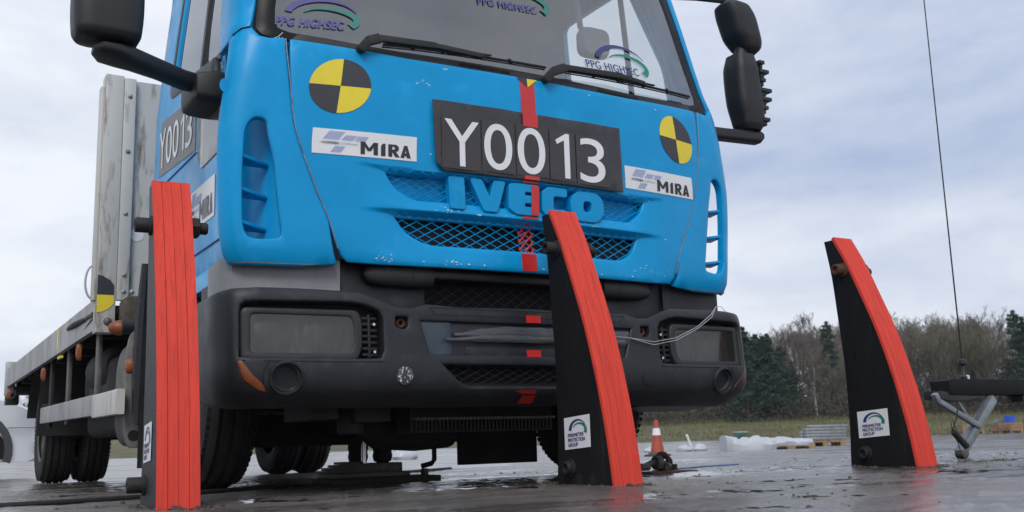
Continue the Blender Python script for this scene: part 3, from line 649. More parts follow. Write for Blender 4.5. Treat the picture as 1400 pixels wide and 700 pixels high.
for ch, x0, x1, z0, z1 in (('Y',-.370,-.228,1.157,1.333),('0',-.207,-.085,1.160,1.340),('0',-.061,.064,1.160,1.344),('1',.112,.178,1.161,1.342),('3',.226,.350,1.157,1.338)):
    m = MB(); one(m, bf, x0, x1, z0, z1, .0048) if ch == '1' else text(m, ch, bf, x0, x1, z0, z1, .0048, 0, .004); m.build('board_character', WHITE, nb, recalc=False)
# red tape stripe down the middle
def tape(f, z0, z1, x0=-.034, x1=.034, off=.0026, name='red_tape_stripe', par=T, sl=0.):
    m = MB(); zs = arange(z0, z1, .012); m.loft([[f(x0+(z-z1)*sl, z, off), f((x0+x1)/2+(z-z1)*sl, z, off), f(x1+(z-z1)*sl, z, off)] for z in zs], caps=False, closed=False); return m.build(name, TAPE, par, recalc=False)
tape(hoodS, 1.405, 1.545); tape(bf, 1.348, 1.402, off=.0052); tape(bf, 1.138, 1.152, off=.0052); tape(hoodS, 1.119, 1.137, off=.004)
tape(lambda u, v, w=0.: cab(s2u(u), v, w+.004), 1.004, 1.118, .002, .037, .0025); tape(hoodS, .966, 1.003); tape(hoodS, .791, .857, -.033, .034)
m = MB(); mesh_wires(m, [(-.034,.859),(.034,.859),(.034,.961),(-.034,.961)], .029, .0155*2, .0036, hoodS, -.010, ph=.0)
m.build('red_painted_mesh', TAPE, T)
m = MB(); flat(m, [(-.05,1.549),(.0,1.548),(.001,1.512)], hoodS, .0042, 0); flat(m, [(.0,1.548),(.048,1.549),(.001,1.512)], hoodS, .0042, 1); m.build('pointer_triangle', [MBLK, YEL], T, recalc=False)
# ---- cab sides
for sg in (-1, 1):
    f = sideS(sg); zz = arange(.8, 2.5, .08)
    wn = rounded([(.40,1.60),(1.22,1.72),(1.20,2.40),(.62,2.40),(.42,1.9)], .05); dr = [(.33,.79),(1.50,.79),(1.50,2.5),(.55,2.5),(.33,1.6)]
    d = panel(dr, [wn], arange(.35,1.5,.1), zz, f, .03, .006, .06).build('door', BLUE, T, sharp=50, recalc=False)
    panel(rounded([(.36,1.56),(1.25,1.685),(1.23,2.43),(.60,2.43),(.40,1.9)], .06), [[(y, z) for y, z in wn]], [], [], lambda y, z, o=0., f=f: f(y, z, o+.003), .012, .003, .05).build('window_frame', PLAS, d, recalc=False)
    panel([(y, z) for y, z in wn], [], arange(.4,1.2,.1), arange(1.6,2.4,.1), lambda y, z, o=0., f=f: f(y, z, o-.012), .004, 0, .06, rim=False).build('window_pane', SIDEG, d, recalc=False)
    m = MB(); y = .70; m.bar(f(y, 1.62, -.004), f(y, 2.4, -.004), .03, .012, up=(sg,0,0)); m.build('window_divider', PLASD, d)
    panel(rounded([(.37,1.225),(.64,1.218),(.70,1.30),(.70,1.60),(.37,1.56)], .03), [], arange(.4,.7,.1), [1.3,1.4,1.5], lambda y, z, o=0., f=f: f(y, z, o+.004), .006, .003, .05).build('gloss_black_quarter_panel', mat('gloss_panel', (.10, .105, .115), .12, var=.15, vscale=5, coat=.3), d, recalc=False)
    # cab rear and lower flank
    m = MB(); m.loft([[(sg*wside(z), 1.505, z), (sg*(wside(z)-.04), 1.56, z), (sg*.3, 1.58, z), (0, 1.58, z)] for z in arange(.79, 2.5, .3)], caps=False, closed=False); m.build('cab_rear_wall', BLUE, T, recalc=False)
    m = MB(); m.loft([[(sg*(wside(.82)-.0), y, .815), (sg*(wside(.8)+.012), y, .80), (sg*(wside(.79)+.01), y, .745), (sg*(wside(.79)-.05), y, .725)] for y in arange(.25, 1.52, .1)], caps=False, closed=False); m.build('sill', BLUE, T, recalc=False)
    m = MB(); m.bar(f(.35,.895,.002), f(1.49,.895,.002), .006, .004); m.bar(f(.72,1.305,.002), f(1.49,1.31,.002), .005, .004); m.build('door_crease', mat('blue_shadow_gap', (.006, .12, .34), .5), d)
    # wheel arch, steps
    m = MB(); pr = [(1.05+.50*math.cos(a), .42+.40*math.sin(a)) for a in [R(-8)+i*R(196)/16 for i in range(17)]]
    m.loft([[(sg*x, y, z) for y, z in pr] for x in (.72, 1.09)], caps=False, closed=False); m.box(sg*1.085, sg*1.095, .30, .56, .42, .74); m.build('wheel_arch', PLASD, T, recalc=False)
    m = MB(); m.box(min(sg*.9, sg*1.12), max(sg*.9, sg*1.12), .30, .56, .33, .47); m.box(min(sg*1.0, sg*1.13), max(sg*1.0, sg*1.13), .28, .58, .47, .50); m.build('cab_step', PLAS, T, bevel=.02)
sf = sideS(-1); fy = lambda y, z, o=0.: sf(y, z, o)
m = MB(); panel([(.735,1.318),(1.402,1.365),(1.382,1.618),(.74,1.545)], [], arange(.75,1.4,.1), [1.4,1.5], lambda y, z, o=0.: sf(y, z, o+.002), .002, 0, .06, rim=False, mb=m); sb = m.build('side_number_board', SPLATE, T, recalc=False)
m = MB()
for ch, y0, y1, z0, z1 in (('Y',1.385,1.27,1.392,1.565),('0',1.25,1.145,1.385,1.550),('0',1.125,1.02,1.378,1.54),('1',.985,.925,1.372,1.528),('3',.895,.79,1.362,1.515)): one(m, sf, y0, y1, z0, z1, .0038) if ch == '1' else text(m, ch, sf, y0, y1, z0, z1, .0038, 0, .006)
m.build('board_character', WHITE, sb, recalc=False)
mira(lambda y, z, o=0.: sf(y, z, o), .815, .427, .993, 1.15, name='test_house_sticker', dark=mat('faded_print', (.10, .10, .12), .5))
# ---- interior
m = MB(); m.box(-.98,.98,1.44,1.50,.9,2.45); m.build('rear_lining', IVORY, T)
m = MB(); m.box(-.96,.96,.42,1.5,2.42,2.46); m.build('headliner', IVORY, T)
m = MB(); m.loft([[(x, .13+.09*x*x+d_, z_) for d_, z_ in ((0,1.50),(.06,1.55),(.30,1.54),(.42,1.42),(.44,1.0),(.02,1.0))] for x in arange(-.95,.95,.19)]); m.build('dashboard', DASH, T, bevel=.0)
for x0 in (-.60, .05, .58):
    m = MB(); 
    for z0, z1, w, y0, y1 in ((1.10,1.24,.46,.72,1.22),(1.22,1.86,.44,1.14,1.27)): m.loft([[(x0+a*w, (y0+y1)/2+b_*(y1-y0)+(z-1.2)*.12, z) for a, b_ in rsec(1, 1, .25)] for z in (z0, z1)])
    s_ = m.build('seat', SEAT, T, bevel=.03)
    m = MB(); m.loft([[(x0+a*.27*k, 1.29+b_*.10*k, z) for a, b_ in rsec(1, 1, .3)] for z, k in ((1.90,.8),(1.93,1),(2.10,1),(2.14,.75))]); m.bar((x0,1.28,1.84),(x0,1.29,1.93),.12,.012); m.build('headrest', SEAT, s_, sharp=60)
m = MB(); a = [(-.60+.22*math.cos(t), .62+.22*math.sin(t)*.62, 1.52+.22*math.sin(t)*.72) for t in [i*math.pi/12 for i in range(25)]]; m.tube(a, .014, 8); m.bar((-.60,.62,1.52),(-.60,.42,1.38),.05,.05); m.bar((-.81,.62,1.52),(-.39,.62,1.52),.03,.015); m.build('steering_wheel', BLACK, T)
m = MB(); m.loft([[(.69+a*.17*k, .50+q, 2.0+b_*.15*k) for a, b_ in rsec(1, 1, .3)] for q, k in ((-.03,.85),(0,1),(.03,.9))]); m.bar((.62,.50,2.06),(.55,.48,2.44),.02,.02); m.build('sun_visor', SEAT, T, sharp=60)
# ---- mirrors
def housing(name, par, cx, cy, prof, sx, mats=MIRR):
    zk = [p[0] for p in prof]; zz = sorted(set(arange(zk[0], zk[-1], .012)+zk)); prof = [(z,)+tuple(interp(zk, [p[k] for p in prof], z) for k in (1, 2, 3, 4)) for z in zz]
    m = MB(); m.loft([[(cx+a*w+ox, cy+b_*d+oy, z) for a, b_ in rsec(1, 1, .34, 8)] for z, w, d, ox, oy in prof]); return m.build(name, mats, par, sharp=50)
mr = housing('mirror_housing', T, -1.505, .27, [(1.515,.10,.07,0,0),(1.520,.19,.145,0,0),(1.545,.215,.175,0,0),(1.64,.226,.185,0,0),(1.95,.225,.18,0,0),(2.12,.215,.16,0,0),(2.15,.15,.1,0,0)], 1)
m = MB(); m.box(-1.60,-1.41,.358,.364,1.63,2.10); m.build('mirror_glass', CHROME, mr)
m = MB(); P = [Vector(p) for p in ((-1.545,.27,1.490),(-1.52,.27,1.484),(-1.47,.275,1.482),(-1.42,.29,1.483),(-1.33,.33,1.478),(-1.22,.385,1.470),(-1.165,.41,1.475),(-1.15,.415,1.478))]; S_ = [(.08,.02),(.15,.040),(.15,.052),(.12,.066),(.085,.068),(.085,.066),(.08,.06),(.05,.04)]; rings = []
for p, (w, h) in zip(P, S_): rings.append([p+Vector((a*.0, b_*w, 0))+Vector((0,0,a*h)) for a, b_ in rsec(1, 1, .4, 4)])
m.loft(rings); m.build('mirror_arm', MIRR, T, sharp=50)
m = MB(); m.loft([[(-1.075-x, .455+a*w, z0+b_*h) for a, b_ in rsec(1, 1, .22, 4)] for x, w, h, z0 in ((0,.25,.125,1.452),(.03,.26,.125,1.452),(.085,.25,.115,1.45),(.108,.235,.10,1.45),(.116,.19,.07,1.45))]); mbk = m.build('mirror_bracket', MIRR, T, sharp=45)
m = MB(); m.loft([[(-1.10+a*.05*k, .43+b_*.12*k, z) for a, b_ in rsec(1, 1, .4, 4)] for z, k in ((1.52,1),(1.55,.85),(1.585,.4))]); m.build('bracket_cap', MIRR, mbk, sharp=60)
# right-hand mirrors with the cover missing
mh = housing('mirror_housing', T, 1.405, .27, [(1.60,.10,.10,.02,0),(1.63,.13,.13,.02,0),(1.75,.15,.15,.005,0),(1.90,.14,.15,-.005,0),(1.975,.11,.12,-.005,0)], 1)
m = MB()
for z, l in ((1.64,.03),(1.70,.025),(1.745,.05),(1.79,.055),(1.84,.02),(1.885,.045),(1.93,.02)): m.box(1.46, 1.475+l, .20, .30, z, z+.018); m.box(1.47,1.482+l*.3,.21,.31,z-.02,z+.02)
m.tube([(1.472,.23,1.62),(1.485,.23,1.75),(1.477,.23,1.93)], .010, 6); m.build('mirror_inner_ribs', PLASD, mh, bevel=.002)
housing('mirror_housing', T, 1.40, .27, [(1.985,.05,.06,.05,0),(2.02,.12,.13,.045,0),(2.08,.155,.16,.02,0),(2.16,.16,.165,-.005,0),(2.22,.14,.15,-.03,0),(2.25,.06,.08,-.045,0)], 1)
m = MB(); m.loft([[(x, .27+a*.07, z+b_*h) for a, b_ in rsec(1, 1, .3, 4)] for x, z, h in ((1.08,1.555,.055),(1.25,1.560,.055),(1.42,1.568,.058),(1.475,1.572,.062),(1.49,1.575,.035))]); m.cyl((1.42,.27,1.57),(1.42,.27,1.64),.03,12); m.cyl((1.40,.27,1.94),(1.42,.27,2.03),.035,12); m.build('mirror_arm', MIRR, T, sharp=45)
m = MB(); m.tube([(1.05,.40,2.27),(1.2,.33,2.265),(1.36,.27,2.255)], .014, 8); m.loft([[(1.05+a*.05*k, .40+b_*.06*k, z) for a, b_ in rsec(1, 1, .4)] for z, k in ((2.22,.6),(2.24,1),(2.32,1),(2.34,.6))]); m.build('mirror_upper_arm', MIRR, T)
# ---- bumper
bt = [(0,.638),(.30,.632),(.44,.639),(.50,.622),(.56,.626),(.64,.656),(.70,.677),(.92,.681),(1.05,.680),(1.12,.676),(1.18,.665),(1.25,.655),(1.42,.655),(1.46,.60),(1.46,.36),(1.40,.325),(1.25,.302),(1.15,.291),(.9,.287),(.5,.287),(0,.288)]
bo = bt+[(-x, z) for x, z in reversed(bt[1:-1])]
rec = [(1.093,.60),(1.088,.627),(1.072,.639),(1.044,.643),(.72,.649),(.668,.641),(.615,.622),(.598,.592),(.597,.474),(.611,.444),(.70,.441),(1.06,.442),(1.093,.446)]
recL = [(-x, z) for x, z in rec]
lowm = rounded([(-.40,.437),(.40,.437),(.325,.362),(.284,.344),(-.284,.344),(-.325,.362)], [.006,.006,.03,.03,.03,.03])
cen = rounded([(-.472,.590),(.472,.590),(.425,.462),(-.437,.459)], .012)
tow = rounded([(.503,.602),(.562,.604),(.566,.560),(.540,.545),(.508,.552)], .014); towL = [(-x, z) for x, z in tow]
fogh = [(.945+.046*math.cos(a), .382+.046*math.sin(a)) for a in [i*math.pi/12 for i in range(24)]]; foghL = [(-x, z) for x, z in fogh]
bu = panel(bo, [rec, recL, lowm, cen, tow, towL, fogh, foghL], arange(-1.03,1.03,.05)+arange(1.04,1.46,.025)+arange(-1.46,-1.04,.025), arange(.292,.36,.012)+arange(.37,.62,.03)+arange(.63,.68,.012), bumpS, .05, .007, .035).build('bumper', PLAS, T, sharp=50, recalc=False)
for sg in (-1, 1):
    f = (lambda s, z, o=0., sg=sg: bumpS(sg*s, z, o))
    # recess pan, lamp housing, lens
    panel(rounded([(.585,.66),(1.105,.655),(1.105,.43),(.585,.43)], .01), [], arange(.6,1.1,.08), [.5,.58], lambda s, z, o=0., f=f: f(s, z, o-.060), .004, .001, .06).build('lamp_recess', VOID, T, recalc=False)
    hl = panel(rounded([(.692,.612),(1.072,.612),(1.080,.60),(1.080,.452),(1.068,.446),(.700,.447),(.682,.49),(.680,.57)], .016), [rounded([(.712,.598),(1.056,.600),(1.058,.462),(.716,.462),(.702,.50),(.700,.56)], .02)], [], [], lambda s, z, o=0., f=f: f(s, z, o-.012), .045, .005, .04).build('headlight', PLASD, T, recalc=False)
    panel(rounded([(.70,.608),(1.068,.608),(1.068,.453),(.70,.453),(.69,.5),(.69,.56)], .02), [], arange(.72,1.05,.06), [.5,.56], lambda s, z, o=0., f=f: f(s, z, o-.016), .002, 0, .05, rim=False).build('headlight_lens', LENS, hl, recalc=False)
    m = MB()
    panel([(.695,.608),(1.068,.608),(1.068,.453),(.695,.453)], [], [.8,.9,1.0], [.53], lambda s, z, o=0., f=f: f(s, z, o-.052), .002, 0, .05, rim=False, mb=m)
    for s0 in (.80, .975):
        c0 = Vector(f(s0, .528, -.050)); ax = (Vector(f(s0, .528, 0))-c0).normalized(); m.lathe([(.0005,.013),(.02,.0125),(.04,.0095),(.058,.005),(.074,-.001)], c0, ax, 28)
    m.build('lamp_reflectors', [mat('tarnished_reflector', (.14,.135,.125), .34, metal=.6, var=.5, vscale=18, stretch=(2.5,1,.6))], hl, recalc=False)
    # hinge block with screws at the inboard end of the lamp
    m = MB()
    for i in range(7): z = .466+i*.021; m.bar(f(.650, z, -.030), f(.675, z, -.030), .012, .010); m.bar(f(.618, z, -.035), f(.645, z, -.035), .014, .009)
    m.tube([f(.648, .455, -.028), f(.648, .605, -.028)], .006, 8); hb = m.build('lamp_hinge', BLACK, T, bevel=.0015)
    m = MB()
    for z in (.475, .570): p = Vector(f(.632, z, -.022)); m.lathe([(0,.004),(.005,.004),(.006,.002),(.006,-.004)], p, (0,-1,0), 10)
    m.build('screw', CHROME, hb)
    # fog lamp blank: ring and dished cap
    c0 = Vector(f(.945, .382, 0)); ax = (Vector(f(.945, .382, .05))-c0).normalized(); m = MB()
    m.lathe([(.046,-.03),(.0475,.004),(.050,.010),(.054,.010),(.057,.004),(.058,-.004)], c0, ax, 32); fg = m.build('fog_lamp_ring', PLAS, T)
    m = MB(); m.lathe([(.0005,-.016),(.030,-.017),(.040,-.016),(.044,-.020),(.047,-.024)], c0, ax, 32); m.build('fog_lamp_cap', PLAS, fg)
    # parking sensor / emblem disc
    c0 = Vector(f(.53, .390, 0)); m = MB(); m.lathe([(.0005,.003),(.026,.003),(.030,.002),(.0315,-.003)], c0, Vector(f(.53, .39, .05))-c0, 28)
    m.build('round_cap', mat('scuffed_cap', (.05, .052, .058), .5, col2=(.6, .6, .6), c2lo=.55, c2hi=.60, c2scale=130, c2detail=2) if sg < 0 else PLAS, bu)
    # amber corner lens and its cover
    m = MB(); panel([(1.090,.436),(1.079,.436),(1.048,.388),(1.022,.357),(1.018,.340),(1.036,.345),(1.072,.376)], [], [], [], lambda s, z, o=0., f=f: f(s, z, o+.003), .006, .002, .012, mb=m); m.build('side_marker_lens', AMBER if sg < 0 else mat('dark_red_lens', (.05,.016,.012), .4), T, recalc=False)
    m = MB(); ln = [(1.078,.439),(.998,.437),(1.0,.431),(1.016,.405),(1.021,.38),(1.019,.352)]
    for a, b_ in zip(ln, ln[1:]): m.bar(f(*a, .0008), f(*b_, .0008), .003, .002, up=(0,-1,0))
    for a, b_ in zip([(.60,.437),(.8,.436),(.997,.437)], [(.8,.436),(.997,.437),(1.0,.437)]): m.bar(f(*a, .0005), f(*b_, .0005), .0025, .002, up=(0,-1,0))
    m.build('panel_gap', VOID, bu)
    # towing eye pocket
    m = MB(); m.box(*sorted((sg*.49, sg*.58)), .06, .10, .53, .615); m.build('towing_eye_pocket', VOID, T)
    m = MB(); c0 = Vector((sg*.53, .058, .576)); m.lathe([(.008,0),(.008,-.01),(.014,-.014),(.019,-.01),(.019,0)], c0, (0,1,0), 16); m.build('towing_eye', RUST, T)
m = MB(); mesh_wires(m, lowm, .052, .030, .0015, bumpS, -.022); m.build('bumper_mesh', PLAS, T)
m = MB(); m.box(-.46,.46,.105,.12,.31,.45); m.build('lower_screen', VOID, T)
# number plate recess with bluish cover, tape and wire
panel(rounded([(-.50,.605),(.50,.605),(.46,.45),(-.46,.45)], .01), [], arange(-.45,.45,.1), [.53], lambda s, z, o=0.: bumpS(s, z, o-.013), .01, .002, .06).build('plate_recess', PLAS, T, recalc=False)
SLATE = mat('slate_cover', (.030, .048, .065), .4, var=.2, vscale=8)
panel(rounded([(-.462,.583),(-.345,.583),(-.345,.468),(-.432,.466)], .008), [], [], [.53], lambda s, z, o=0.: bumpS(s, z, o-.008), .006, .002, .04).build('blue_grey_cover', SLATE, T, recalc=False)
panel(rounded([(-.285,.496),(.40,.498),(.395,.468),(-.285,.466)], .008), [], arange(-.2,.38,.1), [], lambda s, z, o=0.: bumpS(s, z, o-.009), .006, .002, .04).build('plate_backing', PLAS, T, recalc=False)
m = MB(); rnd = random.Random(11)
for z0, h, x0, x1, o0 in ((.545,.046,-.335,.44,.006),(.526,.026,-.37,.42,.012),(.562,.022,-.28,.45,.002)):
    n = 26; rings = []
    for i in range(n+1):
        t = i/n; x = x0+(x1-x0)*t; pinch = .35+.65*smooth(t, 0, .22); w = [z0+h*(q-.5)*pinch+rnd.uniform(-.002,.002)-(.012*(1-pinch)) for q in (0,.3,.6,1)]
        rings.append([bumpS(x, z, o0-.008+rnd.uniform(-.0015,.0025)+(0 if k in (0, 3) else .005)) for k, z in enumerate(w)])
    m.loft(rings, caps=False, closed=False)
m.build('duct_tape_wrap', DUCT, T, recalc=False, sharp=60)
m = MB(); panel([(-.434,.634),(.434,.634),(.408,.606),(-.408,.606)], [[(-.428,.631),(.428,.631),(.404,.609),(-.404,.609)]], [], [], lambda s, z, o=0.: bumpS(s, z, o+.0006), .001, 0, .05, rim=False, mb=m); m.build('panel_gap', VOID, bu, recalc=False)
tape(bumpS, .590, .618, -.034, .030, .003); tape(lambda s, z, o=0.: bumpS(s, z, o-.006), .462, .488, -.040, .022, .006); tape(bumpS, .297, .325, -.050, .012, .003)
m = MB(); flat(m, [(-.085,.338),(-.055,.343),(.0,.343),(.010,.329),(-.052,.329)], bumpS, .0015, 0); m.build('red_tape_stripe', TAPE, T, recalc=False)
for k in (0, 1):
    m = MB(); pts = [(.36,.548,.012),(.44,.545,.012),(.56,.532-.012*k,.015),(.68,.552-.01*k,.02),(.80,.600-.008*k,.025),(.90,.655-.01*k,.025),(.975,.686,.02),(1.03,.692,.012),(1.04,.683,.0)]
    P = [Vector(bumpS(*p)) for p in pts]; m.tube(P, .0015, 6); m.build('white_wire', mat('pale_wire', (.42,.43,.45), .5), T, sharp=80)
# ---- recessed upper grille between bumper and panel
m = MB(); m.loft([[(x, .185+.06*x*x, z) for x in arange(-.74,.74,.1)] for z in (.58,.81)], caps=False, closed=False); m.build('upper_screen', VOID, T, recalc=False)
gpl = lambda x, z, o=0.: (x, .118+.06*x*x-o, z)
for sg in (-1, 1):
    panel(rounded([(sg*.40,.735),(sg*.735,.80),(sg*.735,.60),(sg*.40,.60)], .006), [], [sg*.5, sg*.6], [.66], gpl, .04, .004, .05).build('grille_side_panel', PLAS, T, recalc=False)
    m = MB(); m.loft([[(sg*x, .095+.06*x*x+r*math.cos(a)*.6, .757+r*.9*math.sin(a)) for a in [i*math.pi/7 for i in range(14)]] for x, r in ((.38,.045),(.40,.050),(.46,.050),(.462,.047),(.464,.050),(.54,.050),(.59,.046),(.625,.034),(.64,.012))]); m.build('bulge_cover', PLASD, T, sharp=40)
m = MB(); m.loft([[(x, .095+.06*x*x+a*.035, .764+b_*.034) for a, b_ in rsec(1, 1, .3)] for x in arange(-.40,.40,.1)]); m.build('grille_crossbar', PLASD, T, sharp=45)
m = MB(); mesh_wires(m, [(-.40,.63),(.40,.63),(.40,.735),(-.40,.735)], .055, .036, .0016, gpl, 0.); m.build('upper_mesh', PLAS, T)
m = MB(); m.box(-.72,.72,.10,.5,.800,.806); m.build('engine_shroud', VOID, T)
# ---- underbody
def part(name, mt, fn, bevel=0., par=T, **k):
    m = MB(); fn(m); return m.build(name, mt, par, bevel=bevel, **k)
for sg in (-1, 1):
    part('chassis_rail', UNDER, lambda m: m.box(*sorted((sg*.36, sg*.43)), .35, 6.9, .52, .74), .004)
    part('leaf_spring', UNDER, lambda m: [m.bar((sg*.42,.45,.36+i*.012),(sg*.42,1.65,.36+i*.012),.07,.010) for i in range(4)])
    part('rear_leaf_spring', UNDER, lambda m: [m.bar((sg*.45,4.7,.42+i*.012),(sg*.45,5.9,.42+i*.012),.07,.010) for i in range(4)])
part('front_axle', UNDER, lambda m: (m.loft([[(x, 1.05+a*.10, z+b_*.11) for a, b_ in rsec(1,1,.2)] for x, z in ((-.80,.38),(-.55,.36),(-.42,.26),(-.2,.235),(.2,.235),(.42,.26),(.55,.36),(.80,.38))])))
part('engine_sump', UNDER, lambda m: (m.box(-.24,.26,.75,1.55,.20,.55), m.box(-.30,.30,.55,.80,.30,.60)), .03)
part('gearbox', UNDER, lambda m: m.box(-.22,.22,1.55,2.5,.30,.62), .05)
part('radiator', UNDER, lambda m: (m.box(-.38,.25,.30,.42,.200,.60), [m.box(-.365+i*.0165,-.358+i*.0165,.285,.30,.205,.243) for i in range(37)]), .0)
part('radiator_rail', mat('tarnished_rail', (.13,.11,.085), .6, var=.5, vscale=60), lambda m: (m.box(-.375,.245,.268,.30,.247,.254), [m.box(-.37+i*.015,-.362+i*.015,.262,.268,.244,.254) for i in range(41)]))
part('bumper_carrier', UNDER, lambda m: (m.box(-1.0,1.0,.17,.26,.30,.42), m.box(-.62,-.48,.25,.45,.24,.40), m.box(-.80,-.70,.2,.5,.25,.36), m.cyl((-.60,.34,.20),(-.60,.34,.30),.05,12)), .006)
part('air_duct', UNDER, lambda m: m.tube([(-.55,.5,.40),(-.48,.55,.26),(-.38,.60,.20),(-.2,.66,.19),(0,.75,.20)], .06, 12))
part('undertray', UNDER, lambda m: (m.box(-.95,.95,.14,.9,.55,.56), m.box(.30,.74,1.2,1.23,.055,.40), m.box(.62,.80,.45,.9,.22,.5)), .01)
part('spoiler_lip', PLASD, lambda m: m.loft([[(x, .20+y_, z) for y_, z in ((0,.30),(.25,.285),(.26,.27),(.0,.285))] for x in (.62,.8,.95,1.06)]))
part('crank_bar', UNDER, lambda m: m.tube([(.165,1.2,.17),(.165,1.2,.085),(.150,1.2,.068),(.10,1.2,.058)], .012, 8))
for b6 in ((1.9,2.0,.42,.6),(3.2,3.3,.45,.6),(1.15,1.25,.165,.30)): part('crossmember', UNDER, lambda m: m.box(-.7,.7,*b6))
part('propshaft', UNDER, lambda m: m.cyl((0,2.5,.45),(0,5.2,.38),.05,12))
part('rear_axle', UNDER, lambda m: (m.cyl((-1.0,5.3,.34),(1.0,5.3,.34),.075,14), m.lathe([(.02,-.2),(.15,-.14),(.2,0),(.15,.14),(.02,.2)], (0,5.3,.34), (0,1,0), 16)))
# wheels
def wheel(x, y, sg, r=.383, w=.205, dz=0., full=True):
    m = MB(); rp = [(.20,w*.42),(.225,w*.46),(.25,w*.36),(.235,w*.18),(.10,w*.12),(.09,w*.22),(.02,w*.22)]
    m.lathe(rp, (x, y, r+dz), (sg,0,0), 28)
    for i in range(8): a = i*math.pi/4; m.cyl((x+sg*w*.12, y+.14*math.cos(a), r+dz+.14*math.sin(a)), (x+sg*w*.24, y+.14*math.cos(a), r+dz+.14*math.sin(a)), .013, 6)
    wh = m.build('wheel', STEEL, T)
    m = MB(); h = w/2; tp = [(.215,-h*.80),(.25,-h*.96),(.31,-h),(.345,-h*.92),(.366,-h*.80),(.378,-h*.66)]
    for g0 in (-.46,0,.46): tp += [(r, h*(g0-.10)), (r-.011, h*(g0-.07)), (r-.011, h*(g0+.07)), (r, h*(g0+.10))]
    tp += [(.378,h*.66),(.366,h*.80),(.345,h*.92),(.31,h),(.25,h*.96),(.215,h*.80)]; m.lathe(tp, (x, y, r+dz), (1,0,0), 56)
    for i in range(72):
        a = 2*math.pi*(i+.5)/72
        for s_ in (-1, 1): c0 = Vector((x+s_*h*.80, y+.358*math.cos(a), r+dz+.358*math.sin(a))); m.bar(c0-Vector((.018,0,0)), c0+Vector((.018,0,0)), .020, .0125, up=(0, math.cos(a), math.sin(a)))
    m.build('tyre', TYRE, wh, sharp=35)
for sg in (-1, 1):
    wheel(sg*.93, 1.05, sg)
    for xo in (.742, .990): wheel(sg*xo, 5.3, sg, dz=gz(0, 5.3))
# ---- flatbed body
part('bed_deck', mat('bed_boards', (.10,.085,.065), .8, var=.4, vscale=6), lambda m: m.box(-1.16,1.16,2.25,6.98,.86,.90))
for sg in (-1, 1):
    part('bed_side_rail', BEDM, lambda m: m.loft([[(sg*x, y, z) for x, z in ((1.20,.775),(1.20,.935),(1.15,.945),(1.15,.90),(1.17,.89),(1.17,.775))] for y in arange(2.32,6.99,.6)]), sharp=30)
    part('rear_corner_post', BEDM, lambda m: m.box(*sorted((sg*1.13, sg*1.215)), 6.95, 7.02, .70, 1.0), .004)
for i in range(9): part('bed_crossmember', UNDER, lambda m: m.box(-1.14,1.14,2.5+i*.53,2.57+i*.53,.76,.86))
part('headboard', BEDW, lambda m: (m.box(-1.06,1.06,2.23,2.25,.92,2.10), [m.box(x-.012,x+.012,2.215,2.23,.92,2.10) for x in (-.5,0,.5)]))
for sg in (-1, 1):
    hp = part('headboard_post', BEDW, lambda m: (m.box(*sorted((sg*1.115, sg*1.205)), 2.20, 2.30, .755, 2.11), m.box(*sorted((sg*1.055, sg*1.113)), 2.195, 2.23, .92, 2.10), m.box(*sorted((sg*1.205, sg*1.222)), 2.235, 2.30, .92, 2.05)), .004)
    part('rivet', BEDM, lambda m: [m.lathe([(.0005,.008),(.008,.006),(.013,0)], (sg*x, 2.194, z), (0,-1,0), 10) for x, z in ((1.085,2.0),(1.085,1.70),(1.085,1.37),(1.082,1.05),(1.08,.965),(1.04,.965))], par=hp)
part('headboard_hole', WHITE, lambda m: m.lathe([(.0005,.001),(.035,.001),(.037,-.003)], (-1.02,2.229,1.27), (0,-1,0), 20))
m = MB(); f = lambda x, z, o=0.: (x, 2.198-o, z)
flat(m, [(-1.205,1.045),(-1.18,1.04),(-1.145,1.02),(-1.125,.995),(-1.125,.945),(-1.205,.945)], f, .001, 0); flat(m, [(-1.205,.944),(-1.125,.944),(-1.125,.90),(-1.15,.872),(-1.18,.858),(-1.205,.855)], f, .001, 1); m.build('target_marker', [MBLK, YEL], T, recalc=False)
part('bed_handle', BLACK, lambda m: m.tube([(-1.19,3.25,.885),(-1.205,2.9,.872),(-1.20,2.55,.862)], [.016,.018,.013], 8)); part('handle_rod', STEEL, lambda m: (m.tube([(-1.2,2.56,.865),(-1.2,2.30,.86)], .013, 8), m.tube([(-1.19,2.75,.80),(-1.2,2.3,.84)], .008, 6)))
part('strap_end', YEL, lambda m: (m.box(-1.203,-1.2005,3.62,3.66,.80,.925), m.box(-1.206,-1.19,3.45,3.58,.735,.75)))
part('bolt_head', STEEL, lambda m: m.lathe([(.0005,.014),(.012,.012),(.02,.004),(.022,0)], (-1.15,2.199,.81), (0,-1,0), 8))
# indicator lamps and reflectors down the left flank
def amber_lamp(p, a, b_, nm='side_marker_lamp'):
    m = MB(); m.loft([[(p[0]-x, p[1]+u*a*k, p[2]+v*b_*k) for u, v in rsec(1,1,.4,4)] for x, k in ((0,1),(.015,1),(.024,.8),(.028,.3))]); m.build(nm, AMBER, T)
part('front_indicator_arm', PLASD, lambda m: m.loft([[(-1.10-t*.06, 1.62-.0*t, .735+.03*math.sin(a)) for a in [i*math.pi/5 for i in range(10)]] if False else [(-1.06-t, 1.75+.035*math.cos(a), .735+.035*math.sin(a)) for a in [i*math.pi/5 for i in range(10)]] for t in (0,.10)]))
m = MB(); m.lathe([(.034,0),(.036,.02),(.029,.045),(.016,.060),(.0005,.064)], (-1.15,1.78,.732), (-1,.25,0), 20); m.build('front_indicator', AMBER, T)
for p in ((-1.175,2.85,.715),(-1.175,4.42,.705)): amber_lamp(p, .04, .095)
amber_lamp((-1.165,1.45,.527), .06, .065); amber_lamp((-1.18,6.8,.70), .05, .09)
